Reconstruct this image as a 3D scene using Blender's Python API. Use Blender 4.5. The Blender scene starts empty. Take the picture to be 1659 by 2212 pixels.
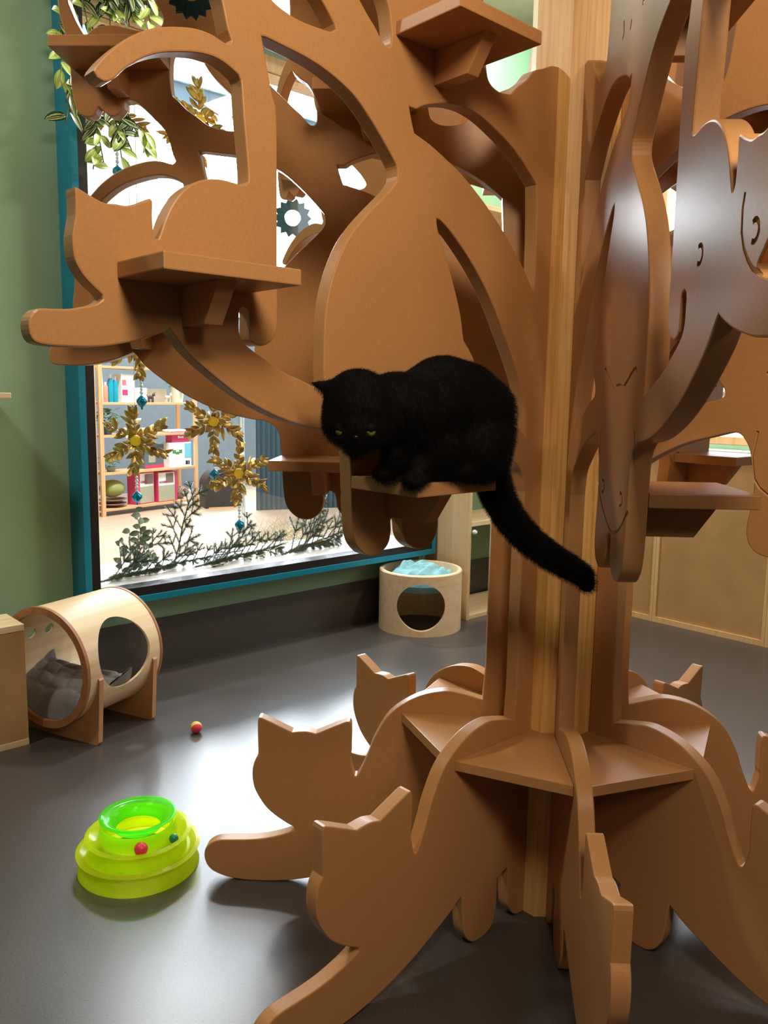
import bpy, bmesh, math, random
from math import sin, cos, pi, radians, atan2, sqrt
from mathutils import Vector, Matrix, Euler
random.seed(7)
S = bpy.context.scene
COL = S.collection

# ------------------------------------------------------------------ materials
def new_mat(name):
    m = bpy.data.materials.new(name); m.use_nodes = True
    nt = m.node_tree; b = nt.nodes['Principled BSDF']
    return m, nt, b
def srgb(r, g, b):
    f = lambda c: (c/255/12.92) if c/255 <= .04045 else ((c/255+.055)/1.055)**2.4
    return (f(r), f(g), f(b), 1)
def noise_mat(name, c1, c2, scale=20, rough=.5, stretch=(1,1,1), bump=0.0, detail=4, metal=0, coords='Object', spec=.5, bscale=None, coat=0, rvar=0):
    m, nt, b = new_mat(name)
    tc = nt.nodes.new('ShaderNodeTexCoord'); mp = nt.nodes.new('ShaderNodeMapping'); mp.inputs['Scale'].default_value = stretch
    nz = nt.nodes.new('ShaderNodeTexNoise'); nz.inputs['Scale'].default_value = scale; nz.inputs['Detail'].default_value = detail
    rp = nt.nodes.new('ShaderNodeValToRGB'); rp.color_ramp.elements[0].color = c1; rp.color_ramp.elements[1].color = c2
    rp.color_ramp.elements[0].position = .3; rp.color_ramp.elements[1].position = .7
    nt.links.new(tc.outputs[coords], mp.inputs[0]); nt.links.new(mp.outputs[0], nz.inputs['Vector'])
    nt.links.new(nz.outputs['Fac'], rp.inputs[0]); nt.links.new(rp.outputs[0], b.inputs['Base Color'])
    b.inputs['Roughness'].default_value = rough; b.inputs['Metallic'].default_value = metal
    b.inputs['Specular IOR Level'].default_value = spec; b.inputs['Coat Weight'].default_value = coat
    if rvar:
        mr = nt.nodes.new('ShaderNodeMapRange'); mr.inputs[3].default_value = rough-rvar; mr.inputs[4].default_value = rough+rvar
        n3 = nt.nodes.new('ShaderNodeTexNoise'); n3.inputs['Scale'].default_value = 3.0; n3.inputs['Detail'].default_value = 6
        nt.links.new(mp.outputs[0], n3.inputs['Vector']); nt.links.new(n3.outputs['Fac'], mr.inputs[0]); nt.links.new(mr.outputs[0], b.inputs['Roughness'])
    if bump:
        n2 = nt.nodes.new('ShaderNodeTexNoise'); n2.inputs['Scale'].default_value = bscale or scale*2; n2.inputs['Detail'].default_value = 3
        bp = nt.nodes.new('ShaderNodeBump'); bp.inputs['Strength'].default_value = bump; bp.inputs['Distance'].default_value = .01
        nt.links.new(mp.outputs[0], n2.inputs['Vector']); nt.links.new(n2.outputs['Fac'], bp.inputs['Height']); nt.links.new(bp.outputs[0], b.inputs['Normal'])
    return m
def flat(name, c, rough=.5, metal=0, spec=.5, trans=0, ior=1.45, alpha=1, sss=0, coat=0):
    return noise_mat(name, tuple(x*.94 for x in c[:3])+(1,), tuple(min(1, x*1.05) for x in c[:3])+(1,), 14, rough, metal=metal, spec=spec, coat=coat)
def wood_mat(name, c1, c2, c3, axis='Z', scale=38, rough=.45, knots=True):
    m, nt, b = new_mat(name)
    tc = nt.nodes.new('ShaderNodeTexCoord'); mp = nt.nodes.new('ShaderNodeMapping')
    s = {'X': (.03, 1, 1), 'Y': (1, .03, 1), 'Z': (1, 1, .03)}[axis]
    mp.inputs['Scale'].default_value = s
    nz = nt.nodes.new('ShaderNodeTexNoise'); nz.inputs['Scale'].default_value = scale; nz.inputs['Detail'].default_value = 5; nz.inputs['Roughness'].default_value = .6
    rp = nt.nodes.new('ShaderNodeValToRGB')
    e = rp.color_ramp.elements; e[0].color = c1; e[0].position = .3; e[1].color = c3; e[1].position = .72
    k = e.new(.5); k.color = c2
    nt.links.new(tc.outputs['Object'], mp.inputs[0]); nt.links.new(mp.outputs[0], nz.inputs['Vector']); nt.links.new(nz.outputs['Fac'], rp.inputs[0])
    out = rp.outputs[0]
    if knots:
        v = nt.nodes.new('ShaderNodeTexVoronoi'); v.inputs['Scale'].default_value = 3.2
        mp2 = nt.nodes.new('ShaderNodeMapping'); mp2.inputs['Scale'].default_value = tuple(.55 if q < .5 else 1.3 for q in s)
        nt.links.new(tc.outputs['Object'], mp2.inputs[0]); nt.links.new(mp2.outputs[0], v.inputs['Vector'])
        r2 = nt.nodes.new('ShaderNodeValToRGB'); r2.color_ramp.elements[0].position = .02; r2.color_ramp.elements[1].position = .08
        r2.color_ramp.elements[0].color = (.35, .2, .1, 1); r2.color_ramp.elements[1].color = (1, 1, 1, 1)
        mx = nt.nodes.new('ShaderNodeMixRGB'); mx.blend_type = 'MULTIPLY'; mx.inputs[0].default_value = .8
        nt.links.new(v.outputs['Distance'], r2.inputs[0]); nt.links.new(out, mx.inputs[1]); nt.links.new(r2.outputs[0], mx.inputs[2]); out = mx.outputs[0]
    nt.links.new(out, b.inputs['Base Color']); b.inputs['Roughness'].default_value = rough
    return m
def glass_mat(name, tint=(1, 1, 1, 1), gloss=.08, rough=.02):
    m = bpy.data.materials.new(name); m.use_nodes = True; nt = m.node_tree; nt.nodes.clear()
    o = nt.nodes.new('ShaderNodeOutputMaterial'); t = nt.nodes.new('ShaderNodeBsdfTransparent'); t.inputs[0].default_value = tint
    g = nt.nodes.new('ShaderNodeBsdfGlossy'); g.inputs['Roughness'].default_value = rough
    lw = nt.nodes.new('ShaderNodeLayerWeight'); lw.inputs[0].default_value = .5
    pw = nt.nodes.new('ShaderNodeMath'); pw.operation = 'POWER'; pw.inputs[1].default_value = 4.5
    ml = nt.nodes.new('ShaderNodeMath'); ml.operation = 'MULTIPLY_ADD'; ml.inputs[1].default_value = .7; ml.inputs[2].default_value = gloss*.35; ml.use_clamp = True
    nt.links.new(lw.outputs['Facing'], pw.inputs[0]); nt.links.new(pw.outputs[0], ml.inputs[0]); fr = ml
    mx = nt.nodes.new('ShaderNodeMixShader')
    nt.links.new(fr.outputs[0], mx.inputs[0]); nt.links.new(t.outputs[0], mx.inputs[1]); nt.links.new(g.outputs[0], mx.inputs[2]); nt.links.new(mx.outputs[0], o.inputs[0])
    return m
def emit_mat(name, c, s):
    m, nt, b = new_mat(name)
    b.inputs['Base Color'].default_value = (0, 0, 0, 1); b.inputs['Emission Color'].default_value = c; b.inputs['Emission Strength'].default_value = s
    return m
def leaf_mat(name, c1, c2, stripe=None, trans=.3):
    m, nt, b = new_mat(name)
    tc = nt.nodes.new('ShaderNodeTexCoord'); sp = nt.nodes.new('ShaderNodeSeparateXYZ')
    nt.links.new(tc.outputs['UV'], sp.inputs[0])
    rp = nt.nodes.new('ShaderNodeValToRGB'); e = rp.color_ramp.elements
    if stripe:
        e[0].color = c1; e[0].position = 0; e[1].color = c1; e[1].position = 1
        for p_, c_ in ((.2, c1), (.26, stripe), (.36, c2), (.46, c1), (.5, stripe), (.54, c1), (.64, c2), (.74, stripe), (.8, c1)):
            k = e.new(p_); k.color = c_
    else:
        e[0].color = c1; e[1].color = c2
    nt.links.new(sp.outputs[0], rp.inputs[0]); nt.links.new(rp.outputs[0], b.inputs['Base Color'])
    b.inputs['Roughness'].default_value = .35
    return m

MDF = noise_mat('mdf_lacquered', srgb(176, 127, 80), srgb(183, 134, 86), 160, rough=.36, bump=.0, detail=6, spec=.24)
PINE = wood_mat('pine_glulam', srgb(216, 158, 84), srgb(240, 190, 114), srgb(248, 206, 134), 'Z', 95, .42)
BIRCH = wood_mat('birch_ply', srgb(214, 184, 142), srgb(226, 199, 158), srgb(232, 207, 170), 'X', 30, .4, knots=False)
BIRCH_Z = wood_mat('birch_panel', srgb(200, 168, 122), srgb(214, 184, 138), srgb(222, 194, 150), 'Z', 22, .45, knots=False)
SHOPWOOD = wood_mat('shop_pine', srgb(204, 150, 98), srgb(226, 176, 124), srgb(232, 190, 140), 'Z', 40, .5)
SHOPWOOD_X = wood_mat('shop_pine_boards', srgb(204, 150, 98), srgb(226, 176, 124), srgb(232, 190, 140), 'X', 40, .5)
CABPANEL = noise_mat('cabinet_panel', srgb(178, 140, 92), srgb(190, 152, 102), 6, .5)
CABFRAME = wood_mat('cabinet_frame', srgb(206, 164, 110), srgb(220, 182, 130), srgb(228, 192, 142), 'Z', 40, .5, knots=False)
GREEN = noise_mat('green_wall_paint', srgb(142, 176, 142), srgb(147, 181, 147), 3, .7)
GREEN_LIT = noise_mat('green_wall_paint_lit', srgb(150, 200, 170), srgb(156, 206, 176), 3, .7)  # the same green paint, with brighter lighting put into its colour
TEAL = flat('teal_paint', srgb(8, 122, 148), .35)
BLACK = flat('black_frame', srgb(24, 20, 22), .4)
GREYDARK = flat('dark_metal', srgb(50, 52, 54), .4)
GLASS = glass_mat('window_glass')
DOME = glass_mat('clear_acrylic', (.97, .98, .98, 1))
WHITE = flat('white_board', srgb(235, 233, 228), .4)
CREAM = flat('warm_grey_paint', srgb(128, 112, 92), .6); CEIL = flat('ceiling_paint', srgb(140, 122, 98), .7)

# floor: dark grey linoleum with fine speckles and faint panel seams
def floor_mat():
    m, nt, b = new_mat('grey_linoleum')
    tc = nt.nodes.new('ShaderNodeTexCoord')
    n1 = nt.nodes.new('ShaderNodeTexNoise'); n1.inputs['Scale'].default_value = 190; n1.inputs['Detail'].default_value = 3
    n2 = nt.nodes.new('ShaderNodeTexNoise'); n2.inputs['Scale'].default_value = 1.6; n2.inputs['Detail'].default_value = 3
    for n_ in (n1, n2): nt.links.new(tc.outputs['Object'], n_.inputs['Vector'])
    r1 = nt.nodes.new('ShaderNodeValToRGB'); r1.color_ramp.elements[0].position = .28; r1.color_ramp.elements[1].position = .5
    r1.color_ramp.elements[0].color = srgb(52, 48, 47); r1.color_ramp.elements[1].color = srgb(78, 73, 71)
    nt.links.new(n1.outputs['Fac'], r1.inputs[0])
    mx = nt.nodes.new('ShaderNodeMixRGB'); mx.blend_type = 'MULTIPLY'; mx.inputs[0].default_value = .22
    r2 = nt.nodes.new('ShaderNodeValToRGB'); r2.color_ramp.elements[0].position = .05; r2.color_ramp.elements[1].position = .95
    r2.color_ramp.elements[0].color = (.5, .6, .6, 1); r2.color_ramp.elements[1].color = (1, 1, 1, 1)
    nt.links.new(n2.outputs['Fac'], r2.inputs[0]); nt.links.new(r1.outputs[0], mx.inputs[1]); nt.links.new(r2.outputs[0], mx.inputs[2])
    nt.links.new(mx.outputs[0], b.inputs['Base Color'])
    mr = nt.nodes.new('ShaderNodeMapRange'); mr.inputs[1].default_value = .1; mr.inputs[2].default_value = .9; mr.inputs[3].default_value = .26; mr.inputs[4].default_value = .33
    nt.links.new(n2.outputs['Fac'], mr.inputs[0]); nt.links.new(mr.outputs[0], b.inputs['Roughness'])
    b.inputs['Specular IOR Level'].default_value = .62
    return m
FLOOR = floor_mat()

# ------------------------------------------------------------------ mesh helpers
class MB:
    def __init__(s): s.v = []; s.f = []; s.uv = None
    def add(s, vs, fs):
        k = len(s.v); s.v += [tuple(v) for v in vs]; s.f += [tuple(i+k for i in f) for f in fs]
    def box(s, x0, x1, y0, y1, z0, z1, M=None):
        vs = [Vector(p) for p in ((x0,y0,z0),(x1,y0,z0),(x1,y1,z0),(x0,y1,z0),(x0,y0,z1),(x1,y0,z1),(x1,y1,z1),(x0,y1,z1))]
        if M: vs = [M @ v for v in vs]
        s.add(vs, [(0,3,2,1),(4,5,6,7),(0,1,5,4),(1,2,6,5),(2,3,7,6),(3,0,4,7)])
    def prism(s, poly, z0, z1, M=None):
        n = len(poly); vs = [Vector((x, y, z0)) for x, y in poly]+[Vector((x, y, z1)) for x, y in poly]
        if M: vs = [M @ v for v in vs]
        s.add(vs, [tuple(range(n-1, -1, -1)), tuple(range(n, 2*n))]+[(i, (i+1) % n, n+(i+1) % n, n+i) for i in range(n)])
    def lathe(s, prof, n=32, M=None, close=False):
        vs = []; fs = []; m = len(prof)
        for k in range(n):
            a = 2*pi*k/n
            for r, z in prof: vs.append(Vector((r*cos(a), r*sin(a), z)))
        for k in range(n):
            for i in range(m-1 if not close else m):
                j = (i+1) % m
                fs.append((k*m+i, ((k+1) % n)*m+i, ((k+1) % n)*m+j, k*m+j))
        if M: vs = [M @ v for v in vs]
        s.add(vs, fs)
    def tube(s, pts, r, n=8, cap=True, flatten=None):
        pts = [Vector(p) for p in pts]; m = len(pts)
        rs = r if isinstance(r, (list, tuple)) else [r]*m
        k0 = len(s.v); up = None
        for i, p in enumerate(pts):
            t = (pts[min(i+1, m-1)]-pts[max(i-1, 0)]).normalized()
            if up is None:
                up = Vector((0, 0, 1)) if abs(t.z) < .9 else Vector((1, 0, 0))
            a = t.cross(up).normalized(); b = a.cross(t).normalized(); up = b
            for k in range(n):
                q = 2*pi*k/n; s.v.append(tuple(p+(a*cos(q)+b*sin(q)*(flatten or 1))*rs[i]))
        for i in range(m-1):
            for k in range(n):
                s.f.append((k0+i*n+k, k0+i*n+(k+1) % n, k0+(i+1)*n+(k+1) % n, k0+(i+1)*n+k))
        if cap:
            s.f.append(tuple(k0+k for k in range(n-1, -1, -1))); s.f.append(tuple(k0+(m-1)*n+k for k in range(n)))
    def sphere(s, c, r, n=16, m=10, sc=(1, 1, 1)):
        k0 = len(s.v); c = Vector(c)
        for i in range(m+1):
            th_ = pi*i/m
            for k in range(n):
                a = 2*pi*k/n; s.v.append((c.x+r*sc[0]*sin(th_)*cos(a), c.y+r*sc[1]*sin(th_)*sin(a), c.z+r*sc[2]*cos(th_)))
        for i in range(m):
            for k in range(n):
                s.f.append((k0+i*n+k, k0+(i+1)*n+k, k0+(i+1)*n+(k+1) % n, k0+i*n+(k+1) % n))
    def obj(s, name, mat, parent=None, smooth=False, bevel=0, M=None, seg=2):
        me = bpy.data.meshes.new(name); me.from_pydata(s.v, [], s.f); me.validate(); me.update()
        bm = bmesh.new(); bm.from_mesh(me); bmesh.ops.remove_doubles(bm, verts=bm.verts, dist=1e-5)
        bmesh.ops.recalc_face_normals(bm, faces=bm.faces)
        if bevel:
            ed = [e for e in bm.edges if len(e.link_faces) == 2 and e.calc_face_angle(0) > .6]
            bmesh.ops.bevel(bm, geom=ed, offset=bevel, segments=seg, affect='EDGES', profile=.6, clamp_overlap=True)
        bm.to_mesh(me); bm.free()
        me.materials.append(mat)
        if smooth:
            for p in me.polygons: p.use_smooth = True
            try: me.set_sharp_from_angle(angle=radians(40))
            except Exception: pass
        o = bpy.data.objects.new(name, me); COL.objects.link(o)
        if parent: o.parent = parent
        if M is not None: o.matrix_local = M
        return o
def tag(o, label=None, cat=None, group=None, kind=None):
    if label: o['label'] = label
    if cat: o['category'] = cat
    if group: o['group'] = group
    if kind: o['kind'] = kind
    return o
def empty(name, M=None):
    o = bpy.data.objects.new(name, None); COL.objects.link(o); o.empty_display_size = .05
    if M is not None: o.matrix_world = M
    return o
def copy_tree(o, parent=None):
    c = o.copy(); COL.objects.link(c); c.parent = parent
    if parent: c.matrix_parent_inverse = o.matrix_parent_inverse.copy()
    for ch in [q for q in o.children]: copy_tree(ch, c)
    return c

# ------------------------------------------------------------------ frames
H = 1.5
CAMD = 2.4143
F_PX, PITCH, ROLL, YAW, PHI = 1784.356, radians(8.0154), radians(.9076), radians(-12.357), radians(9.6409)
TH_R, OFF = 0.9601875, -2.667525
U = Vector((cos(TH_R), sin(TH_R), 0)); N = Vector((sin(TH_R), -cos(TH_R), 0))
RM = Matrix.Translation(N*OFF) @ Matrix.Rotation(TH_R, 4, 'Z')      # room frame: x along the window wall, +y through the wall
def R(x, y, z=0, rz=0): return RM @ Matrix.Translation((x, y, z)) @ Matrix.Rotation(rz, 4, 'Z')

cam = bpy.data.cameras.new('camera'); co = bpy.data.objects.new('camera', cam); COL.objects.link(co); S.camera = co
fwd = Vector((sin(YAW)*cos(PITCH), cos(YAW)*cos(PITCH), -sin(PITCH))); rt = Vector((cos(YAW), -sin(YAW), 0)); up = rt.cross(fwd)
r2 = rt*cos(ROLL)+up*sin(ROLL); u2 = -rt*sin(ROLL)+up*cos(ROLL)
Mc = Matrix((r2, u2, -fwd)).transposed().to_4x4(); Mc.translation = Vector((0, -CAMD, H)); co.matrix_world = Mc
cam.sensor_fit = 'HORIZONTAL'; cam.sensor_width = 36; cam.lens = F_PX/1659*36; cam.clip_start = .05; cam.clip_end = 100
S.view_settings.view_transform = 'Standard'; S.view_settings.look = 'None'; S.view_settings.gamma = 1; S.view_settings.use_curve_mapping = False
def px(x, y, ly=None, wy=None, z=None):
    """world point seen at photo pixel on a world-y plane / height"""
    d = fwd+r2*((x-829.5)/F_PX)-u2*((y-1106)/F_PX); C0 = Vector((0, -CAMD, H))
    if wy is not None: return C0+d*((wy+CAMD)/d.y)
    if z is not None: return C0+d*((z-H)/d.z)

# ------------------------------------------------------------------ setting
def struct(name, mb, mat, bevel=0):
    o = mb.obj(name, mat, bevel=bevel); o.matrix_world = RM.copy(); o['kind'] = 'structure'; return o
X0, X1, Y0, CZ = -5.0, 3.3, -8.0, 4.15      # room extents (room frame)
m = MB(); m.box(X0, 9, Y0, 9.0, -.1, 0); struct('floor', m, FLOOR)
WL, WR, WB, WT = -.37, 2.10, .425, 3.44     # outer edges of the teal window frame
m = MB()
m.box(X0, WL+.05, 0, .12, .28, CZ); m.box(WR-.05, X1, 0, .12, .28, CZ); m.box(WL+.05, WR-.05, 0, .12, .28, WB+.05); m.box(WL+.05, WR-.05, 0, .12, WT-.05, CZ)
struct('wall_left', m, GREEN)
m = MB(); m.box(X0, X1, -.012, .12, 0, .28); m.prism([(X0, -.012), (X1, -.012), (X1, -.03), (X0, -.03)], 0, .006)
struct('baseboard_left', m, FLOOR)
# back wall with a high band of daylight windows
BY = -1.02
m = MB(); m.box(X1, X1+.12, BY, .12, 0, CZ); m.box(X1, X1+.12, Y0, BY, 0, 1.22); m.box(X1, X1+.12, Y0, BY, 4.0, CZ); m.box(X1, X1+.12, Y0, BY-2.3, 1.22, 4.0)
struct('wall_back', m, GREEN_LIT)
m = MB(); m.box(X0-.1, X0, Y0, .12, 0, CZ); struct('wall_front', m, CREAM)
m = MB(); m.box(X0, X1, Y0-.1, Y0, 0, CZ); struct('wall_right', m, CREAM)
m = MB(); m.box(X0, X1+.12, Y0, .12, CZ, CZ+.1); struct('ceiling', m, CEIL)

# window into the shop: deep teal box frame, black inner frame, pane
def ring(mb, x0, x1, z0, z1, w, y0, y1):
    mb.box(x0, x0+w, y0, y1, z0, z1); mb.box(x1-w, x1, y0, y1, z0, z1); mb.box(x0+w, x1-w, y0, y1, z0, z0+w); mb.box(x0+w, x1-w, y0, y1, z1-w, z1)
win = empty('window_1', RM.copy()); tag(win, kind='structure')
m = MB(); ring(m, WL, WR, WB, WT, .034, -.16, 0); m.obj('outer_frame', TEAL, win, bevel=.002)
m = MB(); ring(m, WL+.034, WR-.034, WB+.034, WT-.034, .046, -.152, -.052); m.obj('inner_frame', BLACK, win, bevel=.002)
m = MB(); m.box(WL+.08, WR-.08, -.06, -.054, WB+.08, WT-.08); m.obj('pane', GLASS, win)
m = MB(); m.box(WL+.08, WR-.08, .0, .11, WT-.16, WT-.082); m.box(WL+.08, WR-.08, .02, .11, WT-.185, WT-.165); m.obj('head_board', CABFRAME, win)
m = MB(); m.box(WL+.06, WR-.06, -.05, .5, WB+.03, WB+.079); m.obj('sill', WHITE, win)

DAY = emit_mat('daylight_glazing', (.86, .94, 1, 1), 44.0)
DAYD = emit_mat('hazy_glazing', (.88, .95, 1, 1), 1.7)
GLOW = emit_mat('added_overhead_glow', (.9, .95, 1, 1), 4.0)  # glow for the skylight added over the shop
DAYB = emit_mat('daylight_back_windows', (.95, .96, 1, 1), 4.5)
for k in range(1):
    a = BY-.0-k*2.3; b_ = max(a-2.3, Y0)
    w = empty('window_%d' % (k+2), RM.copy()); tag(w, kind='structure')
    m = MB(); 
    m.box(X1, X1+.1, a-.05, a, 1.22, 4.0); m.box(X1, X1+.1, b_, b_+.05, 1.22, 4.0); m.box(X1, X1+.1, b_, a, 1.22, 1.27); m.box(X1, X1+.1, b_, a, 3.95, 4.0); m.box(X1, X1+.1, b_, a, 3.50, 3.57)
    m.obj('window_frame', CABFRAME, w, bevel=.002)
    m = MB(); m.box(X1+.08, X1+.085, b_+.05, a-.05, 1.27, 3.95); m.obj('pane', DAYB, w)
# ------------------------------------------------------------------ the tree
TREE = empty('cat_tree'); tag(TREE, 'tall brown fibreboard cat climbing tree with cat shaped panels around a pine post', 'cat tree')
LOW = [(.135,0,1),(.151,.0),(.174,.006),(.195,.026),(.207,.055),(.215,.171,1),(.262,.155,1),(.261,.078),(.267,.046),(.278,.017),(.301,.003),(.33,0),(.357,.003),(.381,.022),(.399,.06),(.408,.142),(.412,.163,1),(.455,.133),(.512,.103),(.578,.07),(.64,.045),(.70,.027),(.76,.013),(.82,.005),(.88,.002),(.934,.003),(.98,.009),(1.01,.018),(1.035,.031),(1.052,.052),(1.058,.081),(1.052,.105),(1.034,.122),(1.012,.131),(.973,.134),(.92,.137),(.873,.143),(.829,.154),(.795,.166),(.776,.176),(.776,.182),(.803,.198),(.838,.222),(.864,.246),(.885,.277),(.899,.306),(.905,.335),(.905,.366),(.898,.394),(.887,.412,1),(.888,.523),(.885,.532),(.877,.532),(.784,.489,1),(.762,.492),(.74,.493),(.712,.487,1),(.618,.529),(.610,.529),(.605,.518),(.605,.423,1),(.607,.409),(.598,.370),(.593,.357),(.587,.357),(.580,.366),(.564,.402),(.552,.432),(.538,.473),(.525,.500),(.505,.537),(.483,.564),(.459,.584),(.428,.604),(.396,.619),(.355,.630),(.313,.634),(.26,.624),(.214,.612,1)]
STRIP = [(.208,.70,1),(.206,1.25,1),(.225,1.308),(.281,1.348),(.362,1.39),(.445,1.415),(.5,1.425),(.525,1.40),(.538,1.36),(.548,1.295)]
BP = [(0.538, 1.203), (0.543, 1.17), (0.561, 1.147), (0.591, 1.138), (0.614, 1.142), (0.641, 1.159), (0.653, 1.181), (0.657, 1.208), (0.662, 1.219), (0.674, 1.225), (0.69, 1.224), (0.694, 1.217), (0.693, 1.191), (0.701, 1.162), (0.728, 1.142), (0.755, 1.141), (0.776, 1.15), (0.799, 1.176), (0.809, 1.217), (0.818, 1.365), (0.828, 1.4), (0.86, 1.422), (0.892, 1.426), (0.95, 1.437), (1.022, 1.46), (1.094, 1.494), (1.157, 1.535), (1.207, 1.574), (1.242, 1.613), (1.249, 1.608), (1.291, 1.592), (1.334, 1.581), (1.376, 1.574), (1.425, 1.572), (1.463, 1.573), (1.479, 1.577), (1.486, 1.588), (1.488, 1.604), (1.485, 1.616), (1.473, 1.629), (1.451, 1.631), (1.423, 1.633), (1.397, 1.639), (1.376, 1.645), (1.364, 1.654), (1.364, 1.66), (1.382, 1.675), (1.398, 1.692), (1.409, 1.712), (1.412, 1.733), (1.412, 1.752), (1.409, 1.768), (1.406, 1.784), (1.405, 1.814), (1.405, 1.828), (1.4, 1.827), (1.357, 1.811), (1.334, 1.812), (1.317, 1.812), (1.291, 1.822), (1.273, 1.831), (1.269, 1.827), (1.27, 1.804), (1.268, 1.772), (1.264, 1.765), (1.26, 1.766), (1.254, 1.78), (1.244, 1.805), (1.233, 1.826), (1.217, 1.848), (1.201, 1.863), (1.178, 1.877), (1.153, 1.885), (1.125, 1.888), (1.088, 1.886), (1.08, 1.888), (1.074, 1.894), (1.076, 1.938), (1.083, 2.006), (1.088, 2.07), (1.092, 2.077), (1.123, 2.091), (1.15, 2.095), (1.182, 2.092), (1.219, 2.083), (1.249, 2.073), (1.275, 2.06), (1.296, 2.045), (1.314, 2.03), (1.331, 2.012), (1.342, 2.004), (1.351, 2.002), (1.361, 2.005), (1.368, 2.014), (1.36, 2.028), (1.34, 2.051), (1.315, 2.075), (1.284, 2.097), (1.255, 2.112), (1.219, 2.124), (1.181, 2.132), (1.15, 2.132), (1.126, 2.126), (1.116, 2.124), (1.11, 2.129), (1.108, 2.133), (1.115, 2.149)]
UP = [(1.132,2.206),(1.158,2.236),(1.201,2.277),(1.223,2.291),(1.245,2.288),(1.25,2.272),(1.268,2.252),(1.285,2.249),(1.305,2.262),(1.32,2.274),(1.333,2.252),(1.355,2.248),(1.379,2.262),(1.392,2.307),(1.396,2.375),(1.405,2.453),(1.421,2.518),(1.423,2.56),(1.412,2.63),(1.38,2.70),(1.32,2.76),(1.24,2.80),(1.12,2.84),(1.0,2.86),(.85,2.86),(.7,2.84),(.58,2.79),(.50,2.70),(.455,2.58),(.437,2.46),(.42,2.32)]
LOBE = [(.408,2.248),(.392,2.232),(.36,2.225),(.32,2.23,1),(.30,2.25),(.262,2.277),(.235,2.305),(.194,2.322),(.165,2.335),(.135,2.34,1)]
H3 = [(1.118,2.392),(1.115,2.307),(1.098,2.29),(1.072,2.265),(1.045,2.247),(1.015,2.226),(.979,2.215),(.947,2.211),(.916,2.211),(.889,2.212),(.874,2.214),(.866,2.221),(.87,2.23),(.901,2.263),(.947,2.302),(.99,2.342),(1.016,2.372),(1.04,2.41),(1.075,2.435),(1.105,2.425)]
H4 = [(.725,2.226),(.74,2.232),(.761,2.254),(.78,2.27),(.804,2.293),(.827,2.314),(.86,2.345),(.90,2.39),(.93,2.45),(.945,2.53),(.94,2.61),(.90,2.66),(.84,2.66),(.80,2.60),(.79,2.50),(.798,2.42),(.785,2.371),(.769,2.351),(.742,2.332),(.726,2.306),(.718,2.272),(.717,2.236)]
H7 = [(1.397,2.56),(1.381,2.507),(1.365,2.476),(1.352,2.455,1),(1.329,2.474),(1.309,2.481),(1.271,2.483),(1.227,2.474),(1.19,2.468),(1.15,2.472),(1.138,2.485),(1.137,2.506),(1.158,2.545),(1.18,2.62),(1.24,2.70),(1.31,2.70),(1.37,2.64)]
H1 = [(1.042, 2.158, 1), (1.033, 2.159), (0.993, 2.155), (0.941, 2.149), (0.898, 2.14), (0.853, 2.125), (0.812, 2.105), (0.774, 2.075), (0.741, 2.044), (0.712, 2.014), (0.695, 1.994), (0.692, 1.982), (0.693, 1.965), (0.711, 1.942), (0.738, 1.917), (0.771, 1.887), (0.803, 1.855), (0.832, 1.819), (0.855, 1.778), (0.872, 1.737), (0.885, 1.688), (0.891, 1.636), (0.892, 1.588), (0.892, 1.55), (0.888, 1.51, 1), (0.918, 1.517), (0.95, 1.529), (0.978, 1.538), (1.01, 1.552), (1.031, 1.564), (1.058, 1.578), (1.08, 1.592), (1.09, 1.602), (1.096, 1.616), (1.096, 1.652), (1.094, 1.659), (1.086, 1.663), (1.076, 1.661), (1.072, 1.654), (1.071, 1.604), (1.059, 1.594), (1.041, 1.593), (1.02, 1.605), (1.009, 1.629), (1.007, 1.659), (1.008, 1.743), (1.008, 1.899), (1.01, 2.037), (1.02, 2.066)]
H5 = [(0.66, 2.122, 1), (0.639, 2.122, 1), (0.615, 2.135), (0.579, 2.147), (0.534, 2.158), (0.482, 2.162), (0.428, 2.155), (0.37, 2.136), (0.317, 2.114), (0.27, 2.087), (0.229, 2.057), (0.207, 2.039, 1), (0.202, 1.966), (0.199, 1.869), (0.201, 1.783), (0.207, 1.777), (0.213, 1.785), (0.242, 1.821), (0.27, 1.851), (0.32, 1.897), (0.373, 1.94), (0.426, 1.977), (0.489, 2.014), (0.543, 2.038), (0.594, 2.058), (0.643, 2.072, 1), (0.649, 2.087), (0.658, 2.114)]
H6 = [(0.567, 1.902), (0.557, 1.901), (0.523, 1.882), (0.483, 1.852), (0.438, 1.813), (0.394, 1.767), (0.355, 1.718), (0.322, 1.668), (0.288, 1.616), (0.261, 1.57), (0.243, 1.535), (0.222, 1.478), (0.211, 1.395, 1), (0.252, 1.432), (0.399, 1.491), (0.462, 1.515), (0.424, 1.58), (0.444, 1.614), (0.458, 1.628), (0.465, 1.636), (0.475, 1.682), (0.49, 1.726), (0.52, 1.795), (0.542, 1.84), (0.562, 1.877)]
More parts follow.
